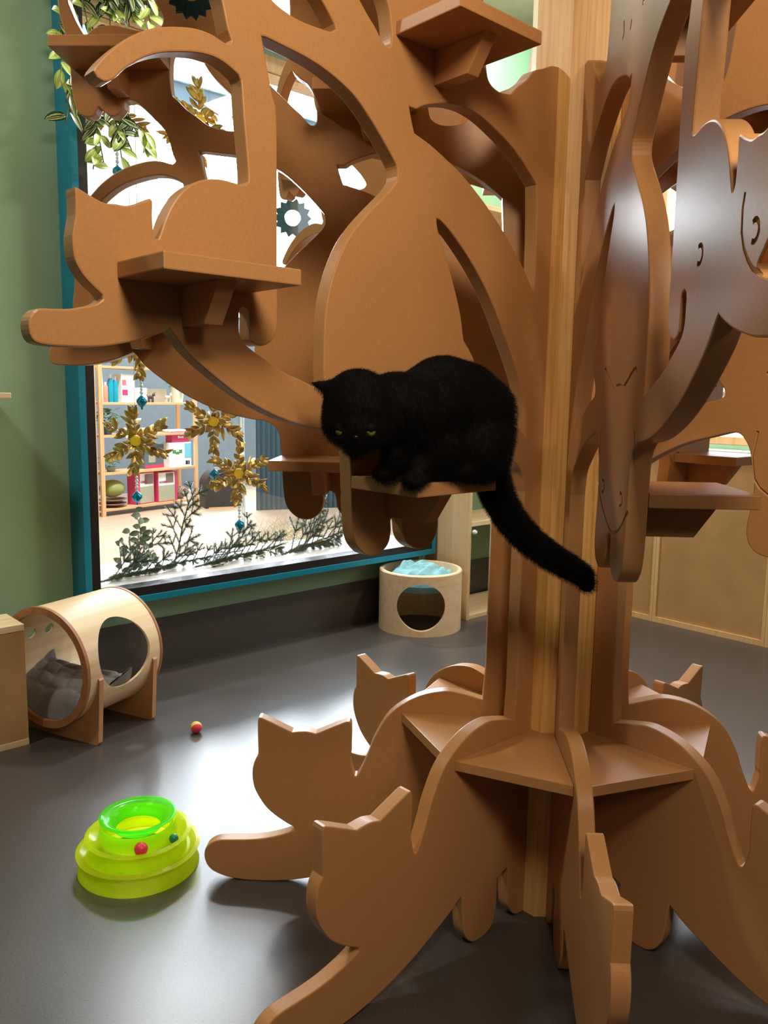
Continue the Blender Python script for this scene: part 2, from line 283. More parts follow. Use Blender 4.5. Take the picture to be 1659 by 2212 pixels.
def smooth(pts, step=.006):
    """closed Catmull-Rom through traced points; points flagged 1 stay corners"""
    P = [Vector((q[0], q[1])) for q in pts]; cor = [len(q) > 2 and q[2] for q in pts]; n = len(P); out = []
    for i in range(n):
        a, b, c, d = P[i-1], P[i], P[(i+1) % n], P[(i+2) % n]
        L_ = (c-b).length
        if L_ < 1e-6: continue
        m1 = (c-b) if cor[i] else (c-a)*(L_/max(1e-6, (c-b).length+(b-a).length))
        m2 = (c-b) if cor[(i+1) % n] else (d-b)*(L_/max(1e-6, (d-c).length+(c-b).length))
        k = max(1, min(12, int(L_/step)))
        for j in range(k):
            t = j/k; h = (2*t**3-3*t**2+1, t**3-2*t**2+t, -2*t**3+3*t**2, t**3-t**2)
            out.append(b*h[0]+m1*h[1]+c*h[2]+m2*h[3])
    return out
HT = .02
def plate(loops, ht, bevel, name):
    cu = bpy.data.curves.new(name, 'CURVE'); cu.dimensions = '2D'; cu.fill_mode = 'BOTH'
    for lp in loops:
        sp = cu.splines.new('POLY'); sp.points.add(len(lp)-1)
        for i, q in enumerate(lp): sp.points[i].co = (q[0], q[1], 0, 1)
        sp.use_cyclic_u = True
    cu.extrude = ht-bevel; cu.bevel_depth = bevel; cu.bevel_resolution = 1; cu.offset = -bevel
    o = bpy.data.objects.new(name, cu); COL.objects.link(o)
    dg = bpy.context.evaluated_depsgraph_get(); me = bpy.data.meshes.new_from_object(o.evaluated_get(dg))
    bpy.data.objects.remove(o); bpy.data.curves.remove(cu)
    bm = bmesh.new(); bm.from_mesh(me)
    bmesh.ops.rotate(bm, verts=bm.verts, matrix=Matrix.Rotation(pi/2, 3, 'X')); bmesh.ops.remove_doubles(bm, verts=bm.verts, dist=1e-5)
    bm.to_mesh(me); bm.free(); return me
outer = smooth(LOW+STRIP+BP+UP+LOBE)
fin = plate([outer]+[smooth(h) for h in (H1, H3, H4, H5, H6, H7)], HT, .0032, 'side_panel')
fin.materials.clear(); fin.materials.append(MDF)
for p_ in fin.polygons: p_.use_smooth = False
# routed lines of the hanging cat faces, cut into the face on the -y side
GROOVES = [[(0.548, 1.432), (0.539, 1.371), (0.547, 1.32), (0.562, 1.299), (0.596, 1.275), (0.639, 1.251), (0.678, 1.236), (0.713, 1.232), (0.752, 1.242), (0.786, 1.262), (0.81, 1.284), (0.827, 1.304), (0.838, 1.317)], [(0.837, 1.442), (0.845, 1.406), (0.852, 1.377)], [(0.557, 1.566), (0.587, 1.555), (0.622, 1.539), (0.659, 1.525), (0.699, 1.528), (0.735, 1.524), (0.769, 1.538), (0.804, 1.554), (0.823, 1.558), (0.835, 1.55)], [(1.307, 1.753), (1.302, 1.735), (1.304, 1.707), (1.315, 1.686), (1.33, 1.67), (1.349, 1.656), (1.37, 1.648), (1.39, 1.647), (1.406, 1.65)], [(0.565, 2.259), (0.571, 2.234), (0.561, 2.225)], [(0.635, 2.233), (0.625, 2.217)], [(0.722, 2.233), (0.718, 2.221)], [(0.5883, 1.3048), (0.5919, 1.3029), (0.5959, 1.3023), (0.6, 1.3029), (0.6036, 1.3048), (0.6065, 1.3076), (0.6083, 1.3113), (0.609, 1.3153), (0.6083, 1.3193), (0.6065, 1.3229), (0.6036, 1.3258), (0.6, 1.3276), (0.5959, 1.3283), (0.5919, 1.3276), (0.5883, 1.3258)], [(0.7523, 1.2952), (0.7559, 1.2934), (0.76, 1.2928), (0.764, 1.2934), (0.7676, 1.2952), (0.7705, 1.2981), (0.7723, 1.3017), (0.773, 1.3058), (0.7723, 1.3098), (0.7705, 1.3134), (0.7676, 1.3163), (0.764, 1.3181), (0.76, 1.3188), (0.7559, 1.3181), (0.7523, 1.3163)], [(1.139, 1.6949), (1.1426, 1.6931), (1.1466, 1.6924), (1.1506, 1.6931), (1.1543, 1.6949), (1.1571, 1.6978), (1.159, 1.7014), (1.1596, 1.7054), (1.159, 1.7095), (1.1571, 1.7131), (1.1543, 1.716), (1.1506, 1.7178), (1.1466, 1.7184), (1.1426, 1.7178), (1.139, 1.716)], [(1.3386, 1.6897), (1.3422, 1.6879), (1.3462, 1.6872), (1.3502, 1.6878), (1.3539, 1.6897), (1.3567, 1.6926), (1.3586, 1.6962), (1.3592, 1.7002), (1.3586, 1.7042), (1.3567, 1.7079), (1.3539, 1.7107), (1.3502, 1.7126), (1.3462, 1.7132), (1.3422, 1.7126), (1.3386, 1.7107)]]
def groove_mesh():
    b = MB()
    for g in GROOVES:
        pts = [(q[0], -HT, q[1]) for q in g]
        b.tube(pts, .0042, 6)
    return b
FINS = []
gm = groove_mesh(); cut = gm.obj('cutter', MDF)
tmp = bpy.data.objects.new('tmp', fin); COL.objects.link(tmp)
md = tmp.modifiers.new('b', 'BOOLEAN'); md.operation = 'DIFFERENCE'; md.object = cut; md.solver = 'EXACT'
dg = bpy.context.evaluated_depsgraph_get(); dg.update()
fin2 = bpy.data.meshes.new_from_object(tmp.evaluated_get(dg))
if len(fin2.polygons) > 100: fin = fin2
fin.name = 'side_panel'
print('FIN polys', len(fin.polygons))
bpy.data.objects.remove(tmp); bpy.data.objects.remove(cut)
ANG = [PHI+radians(45*k) for k in range(8)]
for th_ in ANG:
    o = bpy.data.objects.new('side_panel', fin); COL.objects.link(o); o.parent = TREE
    o.rotation_euler = (0, 0, th_-pi/2)
# post: octagon, one face behind every panel
m = MB(); AP = .134
m.prism([(AP/cos(pi/8)*cos(PHI-pi/2+pi/8+k*pi/4), AP/cos(pi/8)*sin(PHI-pi/2+pi/8+k*pi/4)) for k in range(8)], 0, CZ)
m.obj('pine_post', PINE, TREE)
# ring of eight wedge boards low on the post
for k, th_ in enumerate(ANG):
    A = th_-pi/2; B = A+pi/4
    dA, nA = Vector((cos(A), sin(A))), Vector((-sin(A), cos(A))); dB, nB = Vector((cos(B), sin(B))), Vector((-sin(B), cos(B)))
    poly = [dA*.135+nA*.0205, dA*.4535+nA*.0205, dB*.4535-nB*.0205, dB*.135-nB*.0205]
    m = MB(); m.prism([tuple(q) for q in poly], .5345, .5626); m.obj('wedge_shelf', MDF, TREE, bevel=.002)
# small shelves on the +y side of each panel, with a bracket board beneath
def shelf_set(th_, sg=1):
    Mz = Matrix.Rotation(th_-pi/2, 4, 'Z') @ Matrix.Diagonal((1, sg, 1, 1))
    for (r0, r1, y1, z0) in [(1.072, 1.337, 0.185, 1.69), (0.575, 0.815, 0.228, 1.298), (0.446, 0.704, 0.205, 2.255), (1.12, 1.385, 0.178, 2.368)]:
        m = MB(); m.box(r0, r1, HT, y1, z0, z0+.028)
        m.v = [tuple(Mz @ Vector(q)) for q in m.v]; s_ = m.obj('perch_shelf', MDF, TREE, bevel=.0025)
        m = MB(); rc = (r0+r1)/2-.005
        m.prism([(HT, z0), (y1-.035, z0), (y1-.085, z0-.072), (HT, z0-.072)], rc-.018, rc+.018, Matrix(((0,0,1,0),(1,0,0,0),(0,1,0,0),(0,0,0,1))))
        m.v = [tuple(Mz @ Vector(q)) for q in m.v]; m.obj('bracket', MDF, s_, bevel=.002)
for k, th_ in enumerate(ANG): shelf_set(th_, -1 if k in (2, 3) else 1)
# shop shell beyond the window
m = MB(); m.box(-6, 12, 7.5, 7.6, 0, 2.7); m.box(-6.1, -6, .12, 7.6, 0, 6); m.box(12, 12.1, .12, 7.6, 0, 6); m.box(4.1, 12, 7.5, 7.6, 5.7, 6)
o = struct('wall_shop', m, flat('shop_wall', srgb(120, 132, 140), .6))
m = MB(); m.box(-6, 0, .12, 7.6, 6, 6.1); m.box(8, 12, .12, 7.6, 6, 6.1); m.box(0, 8, .12, 1.2, 6, 6.1); m.box(0, 8, 6, 7.6, 6, 6.1); struct('ceiling_shop', m, flat('shop_ceiling', srgb(150, 175, 190), .6))
g_ = empty('window_5', RM.copy()); tag(g_, kind='structure')
m = MB(); m.box(4.1, 12, 7.54, 7.58, 2.7, 5.7); m.obj('pane', DAY, g_); m = MB(); m.box(-6, 4.1, 7.54, 7.58, 2.7, 6); m.obj('hazy_pane', DAYD, g_)
m = MB(); [m.box(x, x+.08, 7.46, 7.54, 2.7, 6) for x in (-5, -3, -1, 1, 3.2, 5.4, 7.6, 9.8)]; m.box(-6, 12, 7.46, 7.54, 4.3, 4.38); m.obj('window_frame', WHITE, g_)
g_ = empty('window_6', RM.copy()); tag(g_, kind='structure')  # added glowing pane in the shop ceiling, put in to whiten the floor
m = MB(); m.box(0, 8, 1.2, 6, 6.05, 6.08); m.obj('pane', GLOW, g_)
m = MB(); [m.box(x, x+.08, 1.2, 6, 5.97, 6.05) for x in (0, 2, 4, 6, 7.92)]; m.obj('window_frame', WHITE, g_)
# ------------------------------------------------------------------ black cat
FUR = noise_mat('black_fur', srgb(9, 8, 8), srgb(14, 12, 12), 40, .8, spec=.1)
HAIR = noise_mat('black_hair', srgb(10, 9, 9), srgb(18, 16, 15), 40, .75, spec=.12)
def cat():
    b = MB(); q = lambda x, y, w: px(x, y, wy=w)
    def ball(c, r, sc=(1, 1, 1)): b.sphere(c, r, 20, 14, sc)
    ball(q(1012, 932, -.60), .100, (1, 1, 1.05)); ball(q(985, 885, -.62), .106); ball(q(955, 868, -.66), .094, (1, 1, 1.03)); ball(q(925, 878, -.70), .086); ball(q(1035, 890, -.60), .078)
    ball(q(880, 900, -.745), .082); ball(q(850, 880, -.785), .070); ball(q(930, 965, -.69), .085); ball(q(985, 985, -.62), .076, (1.1, 1, .8)); ball(q(1045, 985, -.57), .055); ball(q(1052, 1000, -.60), .044)
    # haunch
    ball(q(1030, 965, -.655), .072, (1, .9, 1.1)); ball(q(985, 1015, -.69), .034, (1.6, 1.2, .75))
    # head, cheeks, muzzle, chin
    hc = q(774, 884, -.845); cd = (co.matrix_world.translation-hc).normalized(); rg = Vector((1, 0, 0)); rg = (rg-cd*rg.dot(cd)).normalized(); upv = cd.cross(rg)*-1
    if upv.z < 0: upv = -upv
    P = lambda a, u_, f_: hc+rg*a+upv*u_+cd*f_
    ball(hc, .068, (1.04, 1, 1.0)); ball(P(-.024, -.022, .012), .047); ball(P(.024, -.022, .012), .047); ball(P(0, -.032, .02), .050); ball(P(-.002, .022, .0), .056, (1.12, 1, 1))
    ball(P(-.016, -.058, .036), .023); ball(P(.006, -.060, .038), .023); ball(P(-.005, -.072, .022), .022); ball(P(-.005, -.038, .050), .020)
    b.tube([P(.02, -.01, -.02), q(850, 880, -.785), q(890, 890, -.75)], [.058, .072, .078], 14)
    # ears
    def ear(base, tip, side, w=.029):
        base = Vector(base); tip = Vector(tip); n_ = 7; ax = (tip-base)
        pts = [base-ax*.35, base, base+ax*.35, base+ax*.7, tip]
        b.tube(pts, [w*1.15, w, w*.66, w*.34, .002], 12, flatten=.55)
    ear(P(-.055, .040, -.002), P(-.098, .050, -.004), -1); ear(P(.052, .042, -.008), P(.080, .064, -.030), 1)
    # front legs and paws
    top = px(0, 0, wy=0)
    zt = 1.326
    for (x1, x2, w1, w2, f) in ((852, 842, -.775, -.765, 0), (905, 908, -.745, -.765, 1)):
        pw = q(x2, 1035, w2); pw.z = zt+.016-.010*f; pw += Vector((0, -.018, 0))*f
        b.tube([q(x1+8, 930, w1), q(x1, 985, w1-.01), pw], [.040, .030, .021], 12)
        ball(pw+Vector((-.008, -.012, 0)), .023, (1.15, 1.2, .8))
    # tail
    tp = [(1040, 985, -.56), (1060, 1030, -.53), (1076, 1075, -.50), (1105, 1125, -.47), (1145, 1168, -.45), (1192, 1203, -.44), (1235, 1228, -.43), (1262, 1245, -.425), (1268, 1262, -.425)]
    tr = [.044, .041, .039, .037, .035, .033, .031, .028, .021]
    pts = [q(*t) for t in tp]; b.tube(pts, tr, 14); ball(pts[-1], .020)
    o = b.obj('body', FUR)
    md = o.modifiers.new('r', 'REMESH'); md.mode = 'VOXEL'; md.voxel_size = .0055
    sm = o.modifiers.new('s', 'SMOOTH'); sm.factor = .6; sm.iterations = 7
    dg = bpy.context.evaluated_depsgraph_get(); dg.update(); me = bpy.data.meshes.new_from_object(o.evaluated_get(dg)); bpy.data.objects.remove(o)
    dB = Vector((sin(ANG[7]), -cos(ANG[7]))); nB = Vector((cos(ANG[7]), sin(ANG[7])))
    for v in me.vertices:
        r_ = v.co.x*dB.x+v.co.y*dB.y; n__ = v.co.x*nB.x+v.co.y*nB.y
        if .565 < r_ < .822 and .02 < n__ < .236 and 1.27 < v.co.z < 1.329: v.co.z = 1.329
    for p_ in me.polygons: p_.use_smooth = True
    me.name = 'cat'; me.materials.clear(); me.materials.append(FUR)
    o = bpy.data.objects.new('cat', me); COL.objects.link(o)
    tag(o, 'black cat crouching on a small tree shelf, looking down with its tail hanging', 'cat')
    me.materials.append(HAIR)
    ps = o.modifiers.new('fur', 'PARTICLE_SYSTEM').particle_system; st = ps.settings
    st.type = 'HAIR'; st.count = 60000; st.hair_length = .011; st.hair_step = 3; st.use_advanced_hair = True
    st.brownian_factor = .0009; st.normal_factor = .0020; st.object_align_factor = (.0009, 0, -.0012); st.root_radius = .22; st.tip_radius = 0; st.radius_scale = .002; st.material = 2
    st.emit_from = 'FACE'; st.use_modifier_stack = False; ps.seed = 3; st.factor_random = .0006
    EYE = flat('olive_eye', srgb(118, 118, 60), .15); PUP = flat('pupil', srgb(4, 4, 4), .1); NOSE = flat('nose', srgb(14, 13, 13), .3)
    for a in (-.0335, .0235):
        e = MB(); c_ = P(a, -.041, .048 if a < 0 else .0575); e.sphere(c_, .0100, 16, 12); eo = e.obj('eye', EYE, o, smooth=True)
        e = MB(); e.sphere(c_+cd*.0072+upv*.0030, .0062, 14, 10, (1, .6, 1)); e.obj('pupil', PUP, eo, smooth=True)
        e = MB(); 
        e.sphere(c_+upv*.0066+cd*.001, .0112, 16, 12); e.obj('eyelid', FUR, eo, smooth=True)
    e = MB(); e.sphere(P(-.005, -.052, .062), .006, 12, 8, (1.3, 1, .8)); e.obj('nose', NOSE, o, smooth=True)
    for s_ in (-1, 1):
        for k in range(4):
            e = MB(); a0 = P(-.005+s_*.016, -.058, .052); e.tube([a0, a0+rg*s_*.03+upv*(-.004+.004*k)+cd*.008, a0+rg*s_*.06+upv*(-.016+.008*k)], [.0004, .0003, .0001], 4); e.obj('whisker', FUR, o)
    return o
CAT = cat()
# ------------------------------------------------------------------ things in the room
PLYEDGE = noise_mat('brown_ply_edge', srgb(150, 98, 58), srgb(172, 116, 72), 30, .5)
STAND = noise_mat('stand_wood', srgb(186, 134, 88), srgb(198, 146, 98), 20, .45)
def fabric(name, c1, c2, sc=12, b=.4): return noise_mat(name, c1, c2, sc, .9, bump=b, bscale=220, spec=.2)
GREYFAB = fabric('grey_quilt', srgb(120, 115, 112), srgb(142, 137, 133)); BLUEFAB = fabric('pale_blue_cotton', srgb(118, 168, 178), srgb(142, 190, 198))
def boolean(o, cutter):
    md = o.modifiers.new('b', 'BOOLEAN'); md.operation = 'DIFFERENCE'; md.object = cutter; md.solver = 'EXACT'
    dg = bpy.context.evaluated_depsgraph_get(); dg.update(); me = bpy.data.meshes.new_from_object(o.evaluated_get(dg))
    o.modifiers.clear(); o.data = me; bpy.data.objects.remove(cutter)
    for p_ in me.polygons: p_.use_smooth = True
    try: me.set_sharp_from_angle(angle=radians(35))
    except Exception: pass
# round cat bed standing by the window
bx, by = 1.79, -.325
t = empty('cat_bed', R(bx, by)); tag(t, 'round pale plywood drum cat bed with pale blue cushion, under the window corner', 'cat bed')
m = MB(); m.lathe([(.270, 0), (.270, .385), (.264, .392), (.247, .392), (.243, .385), (.243, 0)], 72, close=True); body = m.obj('drum', BIRCH, t, smooth=True)
camL = RM.inverted() @ co.matrix_world.translation; aa = atan2(camL.y-by, camL.x-bx)
c_ = MB(); c_.lathe([(.0001, -.2), (.152, -.2), (.152, .2), (.0001, .2)], 48, Matrix.Translation((.25*cos(aa+.03), .25*sin(aa+.03), .190)) @ Matrix.Rotation(aa+.03, 4, 'Z') @ Matrix.Rotation(pi/2, 4, 'Y'))
cu = c_.obj('cutter', BIRCH, t); bpy.context.view_layer.update(); boolean(body, cu)
m = MB(); m.lathe([(.0001, .0), (.235, .0), (.235, .012), (.0001, .012)], 48); m.obj('base_board', GREYDARK, t)
def cushion(name, mat, r, h, parent, z, folds=9, seed=1, M=None, amp=.02):
    rnd = random.Random(seed); n, k = 72, 26; ph = [(rnd.uniform(0, 6.28), rnd.uniform(.5, 1.4), rnd.randint(2, folds)) for _ in range(7)]
    b = MB(); vs = []; fs = []
    for i in range(k+1):
        for j in range(n):
            a = 2*pi*j/n; rr = r*i/k
            e = sqrt(max(0, 1-(i/k)**4))
            f_ = sum(A*sin(q*a+p0+4*(i/k)) for p0, A, q in ph)/4*(i/k)*amp*2.2
            f_ += amp*.9*sin(9*rr/r*cos(a+.7)+2*sin(7*rr/r*sin(a)))
            vs.append((rr*cos(a), rr*sin(a), z+(h+f_)*e))
    for i in range(k):
        for j in range(n): fs.append((i*n+j, i*n+(j+1) % n, (i+1)*n+(j+1) % n, (i+1)*n+j))
    b.add(vs, fs); return b.obj(name, mat, parent, smooth=True, M=M)
cushion('cushion', BLUEFAB, .228, .10, t, .30, 9, 4, amp=.022)
m = MB(); m.lathe([(.0001, .235), (.10, .24), (.19, .262), (.232, .31)], 40); m.obj('hammock', BLUEFAB, t, smooth=True)
m = MB(); m.lathe([(.0001, 0), (.014, 0), (.014, .01), (.0001, .01)], 16, Matrix.Rotation(aa+pi+.28, 4, 'Z') @ Matrix.Translation((.232, 0, .2)) @ Matrix.Rotation(-pi/2, 4, 'Y')); m.obj('air_hole_disc', BLACK, t)  # solid disc, the dark inside of a hole put into its black colour

# capsule cat house
AX = atan2(.35, .937)
t = empty('cat_capsule', R(-.505, -.475, 0, AX)); tag(t, 'pale plywood barrel cat capsule with round side hole, clear dome and grey quilt', 'cat house')
RC, ZC, LC = .262, .322, .235; LR = .195
CM = Matrix.Translation((0, 0, ZC)) @ Matrix.Rotation(pi/2, 4, 'Y')
m = MB(); m.lathe([(RC, -LC), (RC, LR), (RC-.012, LR), (RC-.012, -LC)], 96, CM, close=True); body = m.obj('barrel', BIRCH, t, smooth=True)
c_ = MB(); c_.lathe([(.0001, -.2), (.150, -.2), (.150, .2), (.0001, .2)], 48, Matrix.Translation((-.025, -RC, ZC+.045)) @ Matrix.Rotation(pi/2, 4, 'X'))
for k in range(3): c_.lathe([(.0001, -.1), (.024, -.1), (.024, .1), (.0001, .1)], 20, Matrix.Translation((-.10+.10*k, RC*.93, ZC+.08)) @ Matrix.Rotation(-pi/2, 4, 'X'))
cu = c_.obj('cutter', BIRCH, t); bpy.context.view_layer.update(); boolean(body, cu)
m = MB(); m.lathe([(RC+.004, -LC-.012), (RC+.004, -LC+.004), (RC-.028, -LC+.004), (RC-.028, -LC-.012)], 96, CM, close=True); m.obj('rim', PLYEDGE, t, smooth=True)
m = MB(); m.lathe([(RC+.003, LR-.004), (RC+.003, LR+.008), (RC-.02, LR+.008), (RC-.02, LR-.004)], 96, CM, close=True); m.obj('rim', PLYEDGE, t, smooth=True)
for s_ in (-1, 1):
    prof = [(.001+(RC-.024)*sin(a), (LR if s_ > 0 else LC)-.004+(.10 if s_ > 0 else -.05)*cos(a)) for a in [pi/2*k/14 for k in range(15)]]
    if s_ < 0: prof = [(r_, -z_) for r_, z_ in prof]
    m = MB(); m.lathe(prof, 64, CM); m.obj('clear_dome', DOME, t, smooth=True)
for x_ in (-.175, .150):
    b = MB(); pts = [(-.245, 0), (.245, 0), (.250, .02), (.225, .285), (.205, .285)]
    arc = [((RC+.002)*sin(a), ZC-(RC+.002)*cos(a)) for a in [radians(76-k*152/30) for k in range(31)]]
    arc = [q for q in arc if abs(q[0]) < .235]
    poly = [(-.250, .012), (-.238, 0), (.238, 0), (.250, .012), (.268, .292), (.262, .30), (.256, .295)]+[(x, z) for x, z in arc if z < .29]+[(-.256, .295), (-.262, .30), (-.268, .292)]
    b.prism(poly, -.012, .012, Matrix(((0, 0, 1, x_), (1, 0, 0, 0), (0, 1, 0, 0), (0, 0, 0, 1)))); b.obj('stand', STAND, t)
q_ = MB(); n_, k_ = 40, 56; vs = []; fs = []
XA, XB = -LC+.012, .03
for lay in (0, 1):
    for i in range(n_+1):
        for j in range(k_+1):
            u_ = i/n_; v_ = 2*j/k_-1; x = XA+(XB-XA)*u_; zt_ = -.135+.10*u_; hw = sqrt(max(0, (RC-.016)**2-zt_**2)); y = hw*v_
            zb_ = -sqrt(max(0, (RC-.016)**2-y*y)); edge = (1-abs(2*u_-1)**6)*(1-abs(v_)**8)
            quilt = .010*min(1, 2.2*abs(sin(u_*pi*4+.5*sin(v_*6)))*abs(sin(v_*pi*2.5+.6*sin(u_*7))))
            z = zb_ if lay == 0 else max(zb_+.004, zb_+(zt_-zb_)*edge**.5+quilt-.012*(1-v_*v_))
            vs.append((x, y, ZC+z))
for lay in (0, 1):
    for i in range(n_):
        for j in range(k_):
            b0 = lay*(n_+1)*(k_+1); a_ = b0+i*(k_+1)+j; fs.append((a_, a_+1, a_+k_+2, a_+k_+1))
q_.add(vs, fs); q_.obj('quilt', GREYFAB, t, smooth=True)

# wooden box at the left edge
t = empty('wooden_box', R(-1.16, -.46)); tag(t, 'pale wooden box with light edge boards, left of the barrel capsule', 'box')
W2, D2, HH = .353, .108, .53
m = MB(); m.box(-W2, W2, -D2+.004, D2, .03, HH-.03); m.obj('side_panels', CABPANEL, t)
m = MB(); m.box(-W2, W2, -D2, D2, HH-.028, HH); m.obj('top_board', BIRCH, t, bevel=.002)
m = MB(); m.box(-W2, W2, -D2, D2, 0, .028); m.obj('bottom_board', BIRCH, t, bevel=.002)
m = MB(); m.box(-.6, -.72+.06, -.3, 0, 1.462, 1.487); m2 = MB(); m2.box(-1.3, -.725, -.30, 0, 1.462, 1.487); o = m2.obj('wall_ledge', BIRCH, None, bevel=.004); o.matrix_world = RM.copy(); tag(o, 'pale wooden wall ledge on the green wall at the left edge', 'shelf')

# striped foam ball
SB, nt, bs = new_mat('striped_foam')
tc = nt.nodes.new('ShaderNodeTexCoord'); sp = nt.nodes.new('ShaderNodeSeparateXYZ'); rp = nt.nodes.new('ShaderNodeValToRGB'); mr = nt.nodes.new('ShaderNodeMapRange')
mr.inputs[1].default_value = -.026; mr.inputs[2].default_value = .026
nt.links.new(tc.outputs['Object'], sp.inputs[0]); nt.links.new(sp.outputs[0], mr.inputs[0]); nt.links.new(mr.outputs[0], rp.inputs[0]); nt.links.new(rp.outputs[0], bs.inputs['Base Color'])
rp.color_ramp.interpolation = 'CONSTANT'; e = rp.color_ramp.elements; e[0].color = srgb(96, 140, 150); e[1].position = .70; e[1].color = srgb(235, 70, 95)
for p_, c_ in ((.18, srgb(150, 175, 80)), (.30, srgb(230, 190, 60)), (.40, srgb(110, 160, 110)), (.50, srgb(225, 205, 90)), (.60, srgb(235, 190, 60))): k = e.new(p_); k.color = c_
bs.inputs['Roughness'].default_value = .7
p0 = px(424, 1583, z=0); m = MB(); m.sphere((0, 0, 0), .026, 32, 20); o = m.obj('toy_ball', SB, None, smooth=True); o.location = p0+Vector((0, 0, .026)); o.rotation_euler = (0, radians(12), radians(-52))
tag(o, 'small rainbow striped foam ball on the grey floor', 'ball')

# stacked track toy
def plastic(name, c, tr=.35, tl=.5):
    m = bpy.data.materials.new(name); m.use_nodes = True; nt = m.node_tree; b = nt.nodes['Principled BSDF']; o = nt.nodes['Material Output']
    b.inputs['Base Color'].default_value = c; b.inputs['Roughness'].default_value = .18; b.inputs['Specular IOR Level'].default_value = .6
    t1 = nt.nodes.new('ShaderNodeBsdfTranslucent'); t1.inputs[0].default_value = c
    t2 = nt.nodes.new('ShaderNodeBsdfTransparent'); t2.inputs[0].default_value = tuple(min(1, .35+.75*x) for x in c[:3])+(1,)
    a = nt.nodes.new('ShaderNodeMixShader'); a.inputs[0].default_value = tl; d = nt.nodes.new('ShaderNodeMixShader'); d.inputs[0].default_value = tr
    nt.links.new(b.outputs[0], a.inputs[1]); nt.links.new(t1.outputs[0], a.inputs[2]); nt.links.new(a.outputs[0], d.inputs[1]); nt.links.new(t2.outputs[0], d.inputs[2]); nt.links.new(d.outputs[0], o.inputs[0])
    return m
LIME = plastic('lime_plastic', srgb(244, 255, 70), .42, .7); LGREEN = plastic('green_plastic', srgb(130, 250, 60), .55, .6)
p0 = px(301, 1866, z=0)
t = empty('track_toy', Matrix.Translation(p0)); tag(t, 'lime and green translucent plastic ball track tower on the floor', 'cat toy')
def tier(r, z, h, mat, name, ri):
    m = MB(); m.lathe([(r, z), (r+.002, z+.004), (r-.010, z+h*.75), (r-.018, z+h), (r-.035, z+h+.002), (r-.050, z+h*.72), (ri+.010, z+h*.72), (ri, z+h*.98), (ri-.008, z+h*1.05), (ri-.010, z+h*1.0), (ri-.002, z+h*.66), (ri+.006, z+h*.66), (r-.052, z+h*.66), (r-.036, z+h-.004), (r-.020, z+h-.006), (r-.006, z+.01)], 80, close=True)
    return m.obj(name, mat, t, smooth=True)
def flange(r, z, ri, mat, name):
    m = MB(); m.lathe([(r, z), (r+.0015, z+.003), (r-.012, z+.007), (r-.036, z-.010), (ri+.006, z-.012), (ri, z+.016), (ri-.006, z+.034), (ri-.0085, z+.034), (ri-.003, z+.014), (ri+.003, z-.015), (r-.038, z-.013), (r-.013, z+.003)], 80, close=True)
    return m.obj(name, mat, t, smooth=True)
m = MB(); m.lathe([(.186, 0), (.188, .004), (.176, .040), (.165, .056), (.150, .056), (.150, .053), (.163, .053), (.173, .038), (.183, .004)], 80, close=True); m.obj('base_ring', LIME, t, smooth=True)
flange(.190, .062, .142, LIME, 'lower_track'); m = MB(); m.lathe([(.150, .060), (.146, .098), (.143, .098), (.147, .060)], 64, close=True); m.obj('wall_ring', LIME, t, smooth=True)
flange(.162, .110, .112, LIME, 'middle_track'); m = MB(); m.lathe([(.122, .108), (.116, .150), (.113, .150), (.119, .108)], 64, close=True); m.obj('wall_ring', LIME, t, smooth=True)
m = MB(); m.lathe([(.118, .168), (.119, .171), (.112, .173), (.092, .160), (.080, .150), (.072, .128), (.069, .128), (.077, .153), (.090, .164), (.112, .170)], 80, close=True); m.obj('top_cup', LGREEN, t, smooth=True)
camd = (co.matrix_world.translation-p0); camd.z = 0; camd.normalize(); sd_ = Vector((-camd.y, camd.x, 0))
m = MB(); m.sphere((0, 0, 0), .0205, 24, 16); o = m.obj('track_ball', flat('pink_ball', srgb(238, 60, 84), .35), None, smooth=True)
o.location = p0+camd*.128+sd_*-.006*-1+Vector((0, 0, .122)); tag(o, 'bright pink ball in the track of the lime toy tower', 'ball')
m = MB(); m.sphere((0, 0, 0), .0145, 24, 16); o = m.obj('track_ball', flat('green_ball', srgb(24, 130, 96), .35), None, smooth=True)
o.location = p0+camd*.085+sd_*.105+Vector((0, 0, .118)); tag(o, 'dark green ball at the right rim of the lime toy tower', 'ball')

# open shelf unit beside the window
t = empty('shelf_unit', R(2.125, 0)); tag(t, 'tall pale plywood open shelf unit between window and back wall', 'shelf unit')
UW, UD, UH = 1.12, .437, 2.72
for x_, nm in ((0, 'side_board'), (UW-.028, 'side_board')):
    m = MB(); m.box(x_, x_+.028, -UD, -.034, 0, UH); m.obj(nm, BIRCH_Z, t, bevel=.002)
for z_ in (.0, .64, 1.22, 1.76, 2.24, UH-.03):
    m = MB(); m.box(.028, UW-.028, -UD+.003, -.034, z_, z_+.03); m.obj('shelf_board', BIRCH if z_ < 2.6 else SHOPWOOD_X, t, bevel=.002)
m = MB(); m.lathe([(.0001, 0), (.012, 0), (.016, .012), (.012, .026), (.0001, .03)], 20, Matrix.Translation((.045, -UD, .605)) @ Matrix.Rotation(pi/2, 4, 'X')); m.obj('knob', WHITE, t, smooth=True)

